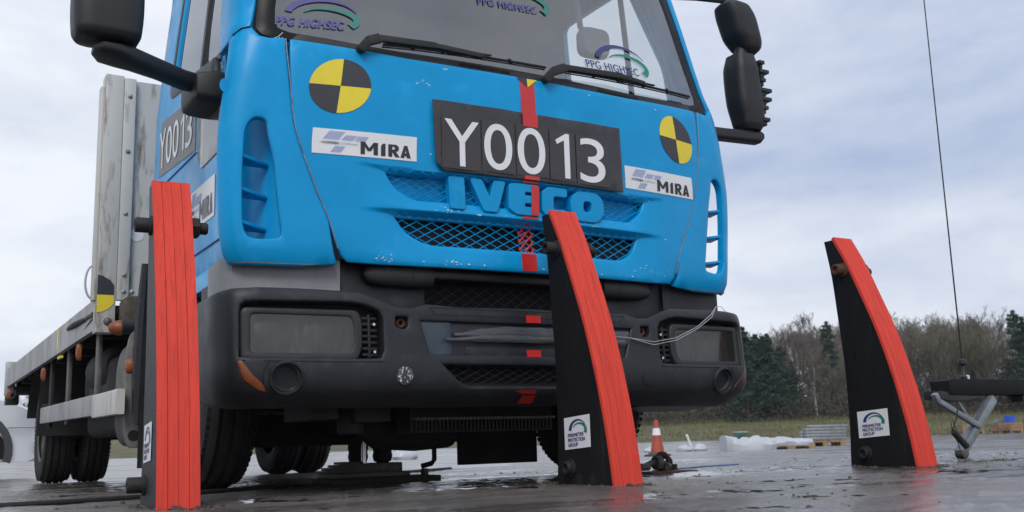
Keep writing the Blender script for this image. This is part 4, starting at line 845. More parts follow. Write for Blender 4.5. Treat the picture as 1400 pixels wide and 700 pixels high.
part('tail_bracket', UNDER, lambda m: (m.box(-1.18,-1.0,6.6,6.95,.70,.76), m.tube([(-1.18,6.5,.72),(-1.18,6.3,.66),(-1.18,6.7,.66)], .008, 6), m.box(-1.2,-1.1,6.9,7.1,.62,.70)))
# side guard and its hangers
part('side_guard_rail', BEDM, lambda m: m.loft([[(-1.17+a*.03, y, z+b_*.105) for a, b_ in rsec(1,1,.1,2)] for y, z in ((1.66,.388),(2.30,.392),(2.31,.40),(4.5,.428))]), .0, sharp=30)
part('guard_joint_sleeve', BEDW, lambda m: m.loft([[(-1.171+a*.034, y, z+b_*.113) for a, b_ in rsec(1,1,.1,2)] for y, z in ((1.64,.386),(2.32,.392))]), sharp=30)
for y, mt in ((2.40,STEEL),(3.45,STEEL),(4.25,UNDER)): part('guard_hanger', mt, lambda m: m.box(-1.155,-1.135,y,y+.09,.34,.80), .003)
# silencer with perforated shield, fuel tank behind
part('silencer', STEEL, lambda m: m.loft([[(-1.02+a*.17, y, .44+b_*.50) for a, b_ in rsec(1,1,.38,6)] for y in (1.735,1.75,2.15,2.17)]), .0)
sh = part('silencer_shield', mat('grimy_shield', (.15,.145,.135), .6, var=.3, vscale=9, bump=.2, bscale=40), lambda m: m.loft([[(-1.085+u*.115, 1.70+.03*k, .445+v*.53) for u, v in rounded([(-.5,-.5),(.5,-.5),(.5,.5),(-.5,.5)], [.30,.30,.30,.30], 8)] for k in (0, 1)]), .004)
part('shield_slots', VOID, lambda m: [m.box(-1.118+c_*.036,-1.100+c_*.036,1.697,1.702,.47+i*.030,.482+i*.030) for i in range(6) for c_ in range(2)]+[m.box(-1.112+c_*.034,-1.097+c_*.034,1.697,1.702,.30+i*.026,.314+i*.026) for i in range(3) for c_ in range(2)]+[m.lathe([(.0005,.002),(.026,.002),(.027,-.004)], (-1.10,1.70,.235), (0,-1,0), 9)], par=sh)
part('fuel_tank', UNDER, lambda m: m.loft([[(-.86+a*.42, y, .46+b_*.42) for a, b_ in rsec(1,1,.15,4)] for y in (2.3,2.32,3.2,3.22)]))
part('air_tank', UNDER, lambda m: m.lathe([(.02,-.30),(.10,-.28),(.13,-.22),(.13,.22),(.10,.28),(.02,.30)], (-.98,2.9,.62), (0,1,0), 20))
part('mudguard', PLASD, lambda m: m.loft([[(x, y, z) for x in (-1.10,-.70)] for y, z in ((1.46,.97),(1.53,.80),(1.57,.55),(1.58,.30),(1.585,.09))]+[[(x, y, z) for x in (-1.10,-.70)] for y, z in ((1.60,.09),(1.60,.30),(1.595,.55),(1.55,.80),(1.48,.98))], caps=False, closed=False), recalc=True)
part('mudguard_edge', PLAS, lambda m: m.tube([(-1.10,1.55,1.0),(-1.10,1.60,.75),(-1.10,1.63,.5),(-1.10,1.64,.28)], [.02,.03,.032,.02], 8))
part('rear_mudflap', BLACK, lambda m: m.loft([[(x, y, z) for x in (-1.16,-.65)] for y, z in ((4.78,.78),(4.82,.6),(4.86,.42),(4.87,.30))], caps=False, closed=False)); part('rear_mudguard', PLASD, lambda m: m.loft([[(x, 5.3+.5*math.cos(a), .36+.46*math.sin(a)) for x in (-1.14,-.62)] for a in [R(12)+i*R(156)/12 for i in range(13)]], caps=False, closed=False))
part('chassis_box', UNDER, lambda m: (m.box(-.95,-.45,3.4,4.2,.40,.72), m.cyl((-1.0,3.75,.60),(-.8,3.75,.60),.13,20), m.box(.45,.95,2.0,3.6,.38,.72)), .02)
part('mud_caked_bracket', mat('dried_mud', (.075,.062,.048), .95, var=.5, vscale=30, bump=1, bscale=60), lambda m: m.box(-1.10,-1.0,2.0,2.2,.76,.92), .02)
part('gap_hose', mat('grey_hose', (.4,.42,.44), .5), lambda m: m.tube([(-1.215+.035*(-math.sin(t)), 2.29, 1.02+.085*math.cos(t)) for t in [i*math.pi/10 for i in range(11)]], .006, 6))
# ================================================================ bollards
BW_ = .116
BACK = [(0,-.06),(0,0),(-.011,.2),(-.012,.40),(.003,.63),(.018,.82),(.046,.99)]
FRNT = [(-.332,-.06),(-.325,0),(-.298,.17),(-.254,.36),(-.196,.55),(-.106,.77),(-.062,.87),(0.004,.992)]
def crv(pts, z):
    return interp([p[1] for p in pts], [p[0] for p in pts], z)
zs_ = arange(-.06, .985, .055)
FIND2 = mat('black_coated_plate', (.006, .006, .007), .68, spec=.3, var=.35, vscale=7, col2=(.022, .020, .018), c2lo=.58, c2hi=.75, c2scale=6, stretch=(1, 2, .5), bump=.45, bscale=110)
def bollard(loc, rz, label, notches=False, stk=0.):
    root = thing('bollard', label, 'bollard', loc, rz, 'shark fin bollards in front of the truck')
    out_ = [(crv(BACK, z), z) for z in zs_]+[(crv(FRNT, z), z) for z in reversed(zs_)]
    ho = [rounded([(y-.004,z-.016),(y+.004,z-.016),(y+.004,z+.016),(y-.004,z+.016)], .004, 2) for y, z in ((-.10,.62),(-.16,.38),(-.07,.46))]
    if notches: out_ = [p for p in out_]
    for x0, x1, nm in ((0,.024,'side_plate'),(.0275,.057,'core_plate'),(.0605,.0885,'core_plate'),(.092,BW_,'side_plate')):
        side = nm == 'side_plate'; left = x0 == 0
        mp = (lambda y, z, o=0., x0=x0: (x0-o, y, z)) if left else (lambda y, z, o=0., x1=x1: (x1+o, y, z))
        m = MB(); panel([(y+(.0 if side else -.002*(1 if y < -.05 else -1)), z) for y, z in out_], ho if side else [], [], arange(.1,.9,.1) if side else [], mp, x1-x0, .0015, .05, mb=m); m.build(nm, (FIN if loc[0] < -1 else FIND2) if side else FIND, root, recalc=True, sharp=12)
    # red boards following the curved edge
    for x0, x1 in ((.0,.0285),(.0292,.0575),(.0577,.0868),(.0874,BW_)):
        m = MB(); rings = []
        for z in arange(-.05, .992, .05):
            y = crv(FRNT, z); dy = (crv(FRNT, z+.01)-crv(FRNT, z-.01))/.02; n = Vector((0,-1,dy)).normalized(); b0 = Vector((0, y, z)); t = .014; e_ = .0006
            rings.append([b0+Vector((x0+.0002,0,0)), b0+Vector((x0+.0002,0,0))+n*(t-e_), b0+Vector((x0+e_,0,0))+n*t, b0+Vector((x1-e_,0,0))+n*t, b0+Vector((x1-.0002,0,0))+n*(t-e_), b0+Vector((x1-.0002,0,0))])
        m.loft(rings); m.build('red_face_board', RED, root, sharp=50)
    for y, z in ((-.045,.845),(-.085,.062)):
        top = z > .5; bm_ = RUST if (stk > .5) and top else BLACK; m = MB()
        m.lathe([(.031,0),(.031,.006),(.0295,.008),(.0235,.008)], (0,y,z), (-1,0,0), 20); e2 = .046 if (top or loc[0] < -1) else .022; m.lathe([(.0235,.0),(.0235,e2),(.021,e2+.004),(.014,e2+.004),(.013,e2-.006),(.0005,e2-.008)], (0,y,z), (-1,0,0), 20)
        m.build('bolt', bm_, root, sharp=35)
        if not top: continue
        m = MB(); m.lathe([(.034,0),(.034,.022),(.030,.026),(.0005,.026)], (BW_,y,z), (1,0,0), 6); m.lathe([(.019,.02),(.019,.048),(.016,.052),(.0005,.052)], (BW_,y,z), (1,0,0), 14)
        m.build('nut', bm_, root, sharp=35)
    f = lambda y, z, o=0.: (-o, y, z+.055*(-(y+.13))*.0); f2 = lambda y, z, o=0.: (-o-.0015, y, z-.06*(y+.135))
    m = MB(); y0, y1, z0, z1 = -.056, -.214, .128, .238
    flat(m, [(y0,z0),(y0,z1),(y1,z1),(y1,z0)], f2, .001, 0)
    U = lambda t: y0+(y1-y0)*t; Z = lambda t: z0+(z1-z0)*t
    for tx, a, b_, v in (('PERIMETER',.15,.76,.375),('PROTECTION',.15,.80,.225),('GROUP',.15,.52,.075)): text(m, tx, f2, U(a), U(b_), Z(v), Z(v+.11), .0022, 1, .04)
    cr = lambda cx, cy, a, b_, t0, t1, w0, w1: [(U(x), Z(y)) for x, y in crescent(cx, cy, a, b_, t0, t1, w0, w1)]
    flat(m, cr(.52,.56,.34,.35,176,22,.115,.015), f2, .002, 1); flat(m, cr(.60,.54,.29,.26,150,-22,.015,.115), f2, .0026, 2)
    m.build('company_sticker', [WHITE, NAVY, GREEN], root, recalc=False)
    if notches:
        m = MB()
        for y in (-.135,-.215): m.prism([(y-.022,-.01),(y+.022,-.01),(y+.010,.042),(y-.010,.042)], lambda u, v, w: (w, u, v), -.0022, .003)
        m.build('drain_notch', VOID, root)
    return root
bollard((0,-.112,-.002), 0, 'red-edged black fin bollard nearest the middle of the truck front', True)
bollard((-1.386,.048,0), -R(4.2), 'red-edged fin bollard by the truck cab left corner, seen nearly edge-on')
bollard((1.47,-.14,.004), 0, 'red-edged black fin bollard standing free right of the truck', stk=1.)
# lumps of mud and broken surfacing round the feet
rnd = random.Random(5); m = MB()
def lump(x, y, r, fl=.5):
    z = gz(x, y); n = 7; rings = []
    for k, (h, q) in enumerate(((-.2,1.0),(.35,.85),(.75,.5),(.95,.12))): rings.append([(x+r*q*rnd.uniform(.7,1.25)*math.cos(a), y+r*q*rnd.uniform(.7,1.25)*math.sin(a), z+r*fl*h) for a in [i*2*math.pi/n for i in range(n)]])
    m.loft(rings)
for bx, by, c_ in ((0,-.1,0),(-1.386,.048,0),(1.47,-.14,0)):
    for _ in range(150):
        t = rnd.random()*2*math.pi; ax, ay = .085, .21; dd = 1+abs(rnd.gauss(0, .16)); x = bx+BW_/2+ax*dd*math.cos(t)*1.0; y = by-.165+ay*dd*math.sin(t)
        lump(x, y, abs(rnd.gauss(.004, .0045))+.002, rnd.uniform(.4,.9))
for _ in range(1500): lump(rnd.uniform(-3,4.5), rnd.uniform(-2.5,2.2), abs(rnd.gauss(.0, .0028))+.0018, .8)
struct(m.build('mud_crumbs', mat('wet_mud', (.045,.036,.03), .5, var=.5, vscale=50), None), 'stuff')
tag(bpy.data.objects['mud_crumbs'], 'wet mud crumbs and grit scattered round the bollard feet')
# ================================================================ things on the ground near the truck
m = MB(); pts = [(-3.4,.95),(-2.2,.5),(-1.73,.40),(-1.29,.55),(-.93,.85),(-.53,1.19),(-.05,1.85),(.99,3.2),(1.62,3.8)]
P = []; n = len(pts)
for i in range(n-1):
    a, b_, c_, d = [Vector(pts[max(0, min(n-1, i+k))]) for k in (-1, 0, 1, 2)]
    for t in [k/8 for k in range(8)]: P.append(.5*((2*b_)+(c_-a)*t+(2*a-5*b_+4*c_-d)*t*t+(3*b_-a-3*c_+d)*t**3))
m.tube([(p.x, p.y, gz(p.x, p.y)+.009) for p in P], .0095, 8); tag(m.build('air_hose', BLACK), 'long black hose lying across the wet ground beneath the truck', 'hose')
def block(name, label, cat, mt, fn, bevel=.003, grp=None):
    m = MB(); fn(m); return tag(m.build(name, mt, None, bevel=bevel), label, cat, grp)
WOODD = mat('oily_timber', (.030,.024,.018), .8, var=.4, vscale=12, stretch=(.3,1,1), bump=.4, bscale=40)
g1 = gz(0, 1.2)
block('timber_plank', 'dark oily plank flat on the ground under the truck axle', 'plank', WOODD, lambda m: m.box(-.40,.125,1.05,1.30,g1+.001,g1+.028))
jk = thing('hydraulic_jack', 'dark hydraulic jack with bright ram standing on plank under truck', 'jack', (-.17,1.18,g1+.029))
part('jack_base', STEEL, lambda m: (m.box(-.22,.16,-.09,.09,0,.022), m.box(-.10,.13,-.07,.07,.022,.062), m.box(-.02,.04,-.075,.075,.03,.055)), .004, jk)
part('jack_ram', CHROME, lambda m: m.cyl((-.05,-.05,.05),(-.05,-.05,.18),.012,12), 0., jk)
part('rubber_bellows', BLACK, lambda m: [m.lathe([(.02,0),(.04,.008),(.046,.03),(.042,.05),(.047,.07),(.043,.10),(.02,.12)], (x,.03,.060), (0,0,1), 18) for x in (-.045,.075)], 0., jk)
part('steel_shim', STEEL, lambda m: [m.box(-.24+.03*i,-.08,-.08,.06,.023+.012*i,.034+.012*i) for i in range(4)], .001, jk)
block('socket_nut', 'small dark nut on the plank end under truck', 'nut', STEEL, lambda m: m.lathe([(.0005,.03),(.016,.03),(.02,.026),(.02,0),(.0005,0)], (.075,1.12,g1+.0285), (0,0,1), 6))
rb = random.Random(4)
sk = thing('tow_shackle', 'rusty shackle and hook on small plate right of middle bollard', 'shackle', (.86,.42,gz(.9,.4)))
part('base_plate', RUST, lambda m: m.box(-.10,.16,-.10,.03,.002,.010), .002, sk)
part('hook', STEEL, lambda m: m.tube([(-.06,0,.03),(-.02,.0,.045),(.02,.01,.05),(.05,0,.042),(.06,-.02,.03),(.04,-.04,.025)], .014, 8), 0., sk)
part('shackle_ring', RUST, lambda m: (m.tube([(.05+.035*math.cos(a), .01, .048+.036*math.sin(a)) for a in [i*math.pi/8 for i in range(17)]], .011, 8), m.tube([(.085+.03*math.cos(a), .03, .04+.03*math.sin(a)) for a in [i*math.pi/8 for i in range(17)]], .009, 8)), 0., sk)
part('nut', STEEL, lambda m: (m.cyl((0,.0,.045),(.03,0,.045),.032,8), m.cyl((-.10,-.02,.03),(-.05,-.02,.03),.016,8)), .002, sk)
m = MB(); m.tube([(.62,.62,.02),(.74,.62,.09),(.80,.60,.11),(.86,.58,.08),(.88,.56,.03)], .010, 8); tag(m.build('hose_end', BLACK), 'short looped black hose end behind the middle bollard', 'hose')
block('rubber_puck', 'flat black rubber puck on wet ground near the shackle', 'puck', BLACK, lambda m: m.lathe([(.0005,.034),(.036,.034),(.040,.03),(.040,.002),(.0005,.002)], (1.10,.62,gz(1.1,.62)), (0,0,1), 20), 0.)
m = MB(); m.tube([(.95,.55,.008),(1.2,.65,.008),(1.45,.78,.008),(1.75,.85,.008)], .004, 6); tag(m.build('blue_rope', mat('blue_cord', (.05,.16,.42), .5)), 'thin blue rope lying beside the black puck', 'rope')
# ================================================================ galvanised trestle with whip aerial at the right
tr = thing('trestle', 'black beam on slanted galvanised legs at the right edge', 'trestle', (2.84,.36,gz(2.84,.36)))
lx = lambda x, y, z: (x-2.84, y-.36, z)
part('beam', mat('black_beam', (.006,.006,.008), .7, spec=.25, var=.3, vscale=10, bump=.3, bscale=60), lambda m: (m.loft([[lx(x, .36+a*.12, z+b_*h) for a, b_ in rsec(1,1,.03,2)] for x, z, h in ((2.775,.375,.07),(2.80,.378,.085),(5.2,.378,.085))])), .004, tr)
part('beam_end_plate', PLASD, lambda m: (m.loft([[lx(x, .36+a*.10, z+b_*h) for a, b_ in rsec(1,1,.1,2)] for x, z, h in ((2.70,.335,.045),(2.80,.325,.05),(2.95,.32,.03))])), .004, tr)
part('beam_bracket', PLASD, lambda m: m.box(.58,.66,-.05,.05,.295,.334), .004, tr)
part('leg', GALV, lambda m: m.bar(lx(3.12,.30,.315), lx(2.80,.30,.028), .046, .046, up=(0,1,0)), .002, tr)
part('leg', GALV, lambda m: m.bar(lx(4.6,.30,.315), lx(4.95,.30,.028), .062, .062, up=(0,1,0)), .006, tr)
part('brace', GALV, lambda m: (m.bar(lx(2.615,.28,.34), lx(2.635,.28,.298), .030, .03, up=(0,1,0)), m.bar(lx(2.63,.28,.305), lx(2.955,.28,.165), .028, .028, up=(0,1,0))), .003, tr)
part('thin_strut', GALV, lambda m: m.bar(lx(2.87,.34,.315), lx(2.97,.34,.20), .018, .012, up=(0,1,0)), .002, tr)
part('cross_rail', STEEL, lambda m: m.box(-.06,2.2,.02,.05,.300,.315), .002, tr)
part('rubber_foot', STEEL, lambda m: m.cyl(lx(2.815,.275,.028), lx(2.815,.325,.028), .028, 16), .004, tr)
part('damper', BLACK, lambda m: m.tube([lx(2.650,.22,.145), lx(2.665,.22,.135), lx(2.750,.22,.065)], [.012,.017,.017], 10), 0., tr)
part('loose_cable', BLACK, lambda m: (m.tube([lx(2.750,.24,.29), lx(2.690,.22,.21), lx(2.650,.22,.15)], .004, 6), m.tube([lx(2.650,.22,.15), lx(2.640,.22,.19), lx(2.660,.22,.20), lx(2.710,.24,.15), lx(2.780,.26,.09)], .0022, 5), m.tube([lx(2.650,.22,.13), lx(2.710,.24,.09), lx(2.750,.26,.045)], .0022, 5)), 0., tr)
an = thing('whip_aerial', 'thin tall whip aerial rising from the black beam at right', 'aerial', (2.985,.36,.42))
part('aerial_base', PLASD, lambda m: (m.lathe([(.018,0),(.020,.015),(.010,.03),(.010,.075),(.024,.085),(.024,.105),(.008,.112)], (0,0,0), (0,0,1), 16),), 0., an)
part('aerial_nut', CHROME, lambda m: m.lathe([(.0005,.022),(.012,.022),(.014,.018),(.014,.0),(.0005,0)], (.012,-.01,.002), (0,0,1), 6), 0., an)
part('aerial_rod', BLACK, lambda m: m.tube([(0,0,.10),(.004,0,1.2),(.012,0,2.9)], [.0048,.004,.003], 6), 0., an)
# ================================================================ middle distance
x, y = at(890, 12.4); cone_s = .93; cone = thing('traffic_cone', 'orange and white traffic cone standing on the wet concrete', 'cone', (x, y, gz(x, y)), R(20))
cone.scale = (cone_s,)*3
OR = mat('cone_orange', (.36,.068,.032), .55, var=.2, vscale=12, col2=(.18,.05,.03), c2lo=.6, c2hi=.75, c2scale=14)
part('cone_base', mat('cone_base_rubber', (.06,.062,.062), .8), lambda m: (m.prism(rounded([(-.13,-.13),(.13,-.13),(.13,.13),(-.13,.13)], .03), lambda u, v, w: (u, v, w), 0, .026), m.lathe([(.125,.026),(.11,.05),(.085,.055)], (0,0,0), (0,0,1), 20)), .004, cone)
part('cone_body', OR, lambda m: (m.lathe([(.088,.05),(.064,.20),(.0555,.262)], (0,0,0), (0,0,1), 24), m.lathe([(.040,.352),(.030,.42),(.026,.452),(.018,.455)], (0,0,0), (0,0,1), 24)), 0., cone)
part('white_sleeve', WHITE, lambda m: m.lathe([(.0555,.262),(.058,.264),(.042,.352),(.040,.352)], (0,0,0), (0,0,1), 24), 0., cone)
WRAP = mat('white_wrap', (.45,.475,.52), .35, var=.1, vscale=3, bump=.5, bscale=9)
WOOD = mat('pallet_wood', (.30,.19,.105), .8, var=.3, vscale=6, col2=(.12,.08,.05), c2lo=.55, c2hi=.75)
def pallet(par, L, W_, z0=0., mt=WOOD):
    for i in range(3): part('pallet_bearer', mt, lambda m: [m.box(-L/2+k*(L-.1)/2, -L/2+.1+k*(L-.1)/2, -W_/2+i*(W_-.1)/2, -W_/2+.1+i*(W_-.1)/2, z0, z0+.078) for k in range(3)]+[m.box(-L/2, L/2, -W_/2+i*(W_-.1)/2, -W_/2+.1+i*(W_-.1)/2, z0+.0785, z0+.10)], 0., par)
    for i in range(7): part('pallet_board', mt, lambda m: m.box(-L/2+i*(L-.1)/6, -L/2+.1+i*(L-.1)/6, -W_/2, W_/2, z0+.1005, z0+.122), 0., par)
def wrapped(px, d, L, W_, H, label, rz, z0=.0, lean=0.):
    x, y = at(px, d); t = thing('wrapped_pallet', label, 'pallet', (x, y, gz(x, y)), rz, 'wrapped goods out on the concrete')
    if z0: pallet(t, L*1.02, W_*.98, -.045)
    rn = random.Random(int(px)); m = MB(); rings = []; n = 9
    for i in range(n+1):
        u = -L/2+L*i/n; h = H*(1+rn.uniform(-.3,.25)); k = 1 if 0 < i < n else .8
        rings.append([(u, -W_/2*k+rn.uniform(-.02,.02), z0+.005), (u, -W_/2*k*1.03, z0+h*.5), (u, -W_/2*k*.93, z0+h*.9), (u, -W_*.25*k, z0+h*(1+rn.uniform(-.05,.06))), (u, W_*.2*k, z0+h*1.02), (u, W_/2*k*.93, z0+h*.88), (u, W_/2*k, z0+.005)])
    m.loft(rings); m.build('plastic_wrap', WRAP, t, sharp=25); return t
wrapped(1013, 17.0, .78, .7, .20, 'white plastic-wrapped pack lying low, nearest the cone', R(-30))
wrapped(1062, 17.6, .78, .8, .13, 'white plastic-wrapped load on a pallet beside the metal stack', R(-30), .05)
def stack(px, d, label):
    x, y = at(px, d); t = thing('steel_stack', label, 'metal stack', (x, y, gz(x, y)), R(-32)); pallet(t, .8, .7)
    rn = random.Random(2)
    for k in range(5):
        for i in range(5-k):
            o = rn.uniform(-.06,.06)+k*.02; part('steel_post', GALV, lambda m: (m.box(-.42+o,.40+o,-.30+i*.125,-.19+i*.125,.125+k*.062,.180+k*.062)), .006, t)
stack(1113, 22.5, 'stack of galvanised steel posts on a pallet left of the free-standing bollard')
x, y = at(932, 19.); hp = thing('rubble_sack', 'white sacks with a tilted white pole left of the wrapped packs', 'sacks', (x, y, gz(x, y)), 0)
def sack(par, cx, cy, r, h, seed):
    rn = random.Random(seed); m = MB(); n = 12; rings = []
    for hh, q in ((0,.85),(.25,1.0),(.6,.9),(.85,.6),(1,.15)): rings.append([(cx+r*1.4*q*rn.uniform(.85,1.1)*math.cos(a), cy+r*q*rn.uniform(.85,1.1)*math.sin(a), h*hh*rn.uniform(.9,1.1)) for a in [i*2*math.pi/n for i in range(n)]])
    m.loft(rings); return m.build('sack', WRAP, par, sharp=40)
sack(hp, -.09, 0, .12, .12, 1); sack(hp, .19, -.1, .10, .14, 2); part('white_pole', WHITE, lambda m: m.tube([(.08,0,.06),(-.02,0,.30)], .022, 8), 0., hp)
x, y = at(883, 20.); s_ = sack(None, 0, 0, .14, .10, 9); s_.name = 'white_sack'; s_.location = (x, y, gz(x, y)); tag(s_, 'single white sack lying beside the traffic cone', 'sack')
x, y = at(546, 20.); s_ = sack(None, 0, 0, .20, .20, 12); s_.name = 'white_sack'; s_.location = (x, y, gz(x, y)); tag(s_, 'white sack seen under the truck behind the jack', 'sack')
GBX = mat('green_plastic', (.02,.10,.065), .5, var=.2, vscale=8)
x, y = at(1004, 33.); gb = thing('green_box', 'small dark green utility box with pale lid on the grass edge', 'utility box', (x, y, gz(x, y)), R(-20))
part('box_body', GBX, lambda m: m.box(-.18,.18,-.15,.15,0,.33), .02, gb); part('box_lid', mat('pale_lid', (.35,.40,.38), .5), lambda m: m.box(-.19,.19,-.16,.16,.331,.37), .012, gb); part('box_door', mat('green_dark', (.008,.035,.025), .5), lambda m: m.box(-.10,.06,-.156,-.1505,.08,.26), .004, gb)
def crate(px, d, w, h, label, top=None):
    x, y = at(px, d); t = thing('wooden_crate', label, 'crate', (x, y, gz(x, y)+.02), R(-35), 'wooden crates at the field edge'); pallet(t, w, w*.8)
    for i in range(3):
        for yy in (-w*.4, w*.4-.02): part('crate_board', WOOD, lambda m: m.box(-w/2, w/2, yy, yy+.02, .125+i*h/3, .115+(i+1)*h/3), 0., t)
        for xx in (-w/2, w/2-.02): part('crate_board', WOOD, lambda m: m.box(xx, xx+.02, -w*.4+.02, w*.4-.02, .125+i*h/3, .115+(i+1)*h/3), 0., t)
    part('crate_fill', WOODD, lambda m: m.box(-w/2+.03, w/2-.03, -w*.37, w*.37, .124, .1+h), 0., t); return t
crate(1368, 48., .98, .30, 'pale wooden crate on a pallet carrying the blue box'); crate(1318, 49., .9, .28, 'pale wooden crate behind the trestle leg')
x, y = at(1373, 47.); block('blue_box', 'bright blue plastic box on top of the wooden crate', 'box', mat('blue_plastic', (.01,.10,.62), .4), lambda m: m.loft([[(x+a*w, y+b_*w*.7, z) for a, b_ in rsec(1,1,.1)] for z, w in ((gz(x,y)+.46,.36),(gz(x,y)+.70,.42))]), 0.)
x, y = at(1356, 47.); block('tool_tray', 'grey tray of oddments left of the blue box', 'tray', GALV, lambda m: (m.box(x-.25,x+.22,y-.2,y+.2,gz(x,y)+.45,gz(x,y)+.50), m.box(x-.1,x+.1,y-.1,y+.1,gz(x,y)+.50,gz(x,y)+.58)), .01)
# ---------------------------------------------------------------- white car at the left edge
cx0, cy0 = at(48, 13.2); car = thing('parked_car', 'white car with dark wheel arch trim partly cut by the left edge', 'car', (cx0, cy0, gz(cx0, cy0)))
CW_ = mat('white_car_paint', (.62,.645,.68), .25, var=.04, vscale=3, coat=.5)
top_ = [(0,.44),(-.03,.50),(-.07,.60),(-.13,.69),(-.22,.76),(-.34,.82),(-.50,.87),(-.80,.93),(-1.15,.98),(-1.55,1.28),(-1.95,1.45),(-2.7,1.48),(-3.4,1.40),(-3.9,1.02),(-4.15,.96),(-4.2,.70),(-4.2,.40),(-4.1,.26)]
def arch(c0, r=.365): return [(c0+r*math.cos(a), .31+r*math.sin(a)) for a in [R(-12)+i*R(204)/14 for i in range(15)]][::-1]
bot = arch(-3.42)+arch(-.80)+[(-.42,.20),(-.22,.19),(-.08,.24),(-.01,.32)]
m = MB(); po = top_+bot; rings = []
for yy, k in ((-.84,.0),(-.82,.6),(-.76,1.),(.76,1.),(.82,.6),(.84,.0)):
    rings.append([(-2.1+(x_+2.1)*(1-.0*(1-k)), yy*(1-.16*smooth(z_, .95, 1.45))*(1-.30*max(0, min(1, (x_+.42)/.42))**2), z_-(.03*(1-k) if z_ > .5 else 0)) for x_, z_ in po])
n = len(po); vs_ = [p for r_ in rings for p in r_]; fs_ = [(k*n+i, k*n+(i+1) % n, (k+1)*n+(i+1) % n, (k+1)*n+i) for k in range(5) for i in range(n)]
m.add(vs_, fs_)
for k, rv in ((0, False), (5, True)):
    o_ = len(m.v); V_ = [Vector(p) for p in po]; r_ = delaunay_2d_cdt(V_, [(i, (i+1) % n) for i in range(n)], [], 0, 1e-7); base = rings[k]
    m.add(base, [f_ for f_ in r_[2] if max(f_) < n and inpoly(sum(V_[i].x for i in f_)/3, sum(V_[i].y for i in f_)/3, po)])
m.build('car_body', CW_, car, sharp=35)
tp_ = lambda x_: 1-.30*max(0, min(1, (x_+.42)/.42))**2
part('arch_trim', mat('grey_trim', (.045,.048,.052), .6), lambda m: [m.loft([[(c0+r_*math.cos(a), yy, .31+r_*math.sin(a)) for r_, yy in ((.36,-.855),(.43,-.855),(.44,-.835),(.36,-.80))] for a in [R(-18)+i*R(216)/18 for i in range(19)]]) for c0 in (-.80,-3.42)], 0., car)
part('wheel_well', VOID, lambda m: [m.box(c0-.36,c0+.36,-.80,.80,.22,.70) for c0 in (-.80,-3.42)], 0., car)
for c0 in (-.80,-3.42):
    for yy in (-.74, .74):
        wq = part('wheel', STEEL, lambda m: m.lathe([(.02,.09),(.08,.09),(.17,.06),(.205,.10)], (c0,yy,.31), (0,math.copysign(1,yy),0), 20), 0., car)
        part('tyre', TYRE, lambda m: m.lathe([(.20,-.09),(.26,-.10),(.30,-.085),(.31,-.05),(.31,.05),(.30,.085),(.26,.10),(.20,.09)], (c0,yy,.31), (0,1,0), 32), 0., wq)
part('sill_trim', mat('grey_trim', (.045,.048,.052), .6), lambda m: m.box(-3.0,-1.2,-.85,-.7,.17,.25), .01, car)
part('bumper_seam', mat('seam', (.10,.11,.12), .6), lambda m: m.tube([(x_, -.843*tp_(x_), .55) for x_ in (-.42,-.34,-.26,-.18,-.11,-.06)], .004, 5), 0., car)
part('fog_lamp', CHROME, lambda m: m.lathe([(.02,.0),(.05,.01),(.062,.05),(.066,.09),(.055,.09),(.05,.05)], (-.10,-.70,.36), (.75,-.6,-.1), 18), 0., car)
part('side_window', FRIT, lambda m: m.prism([(-1.35,1.02),(-1.62,1.26),(-2.0,1.38),(-2.7,1.40),(-3.3,1.30),(-3.5,1.02)], lambda u, v, w: (u, w*(1-.16*smooth(v,.95,1.45)), v), -.850, -.842), 0., car)
part('door_handle', CW_, lambda m: m.box(-2.35,-2.2,-.862,-.84,.86,.885), .006, car)
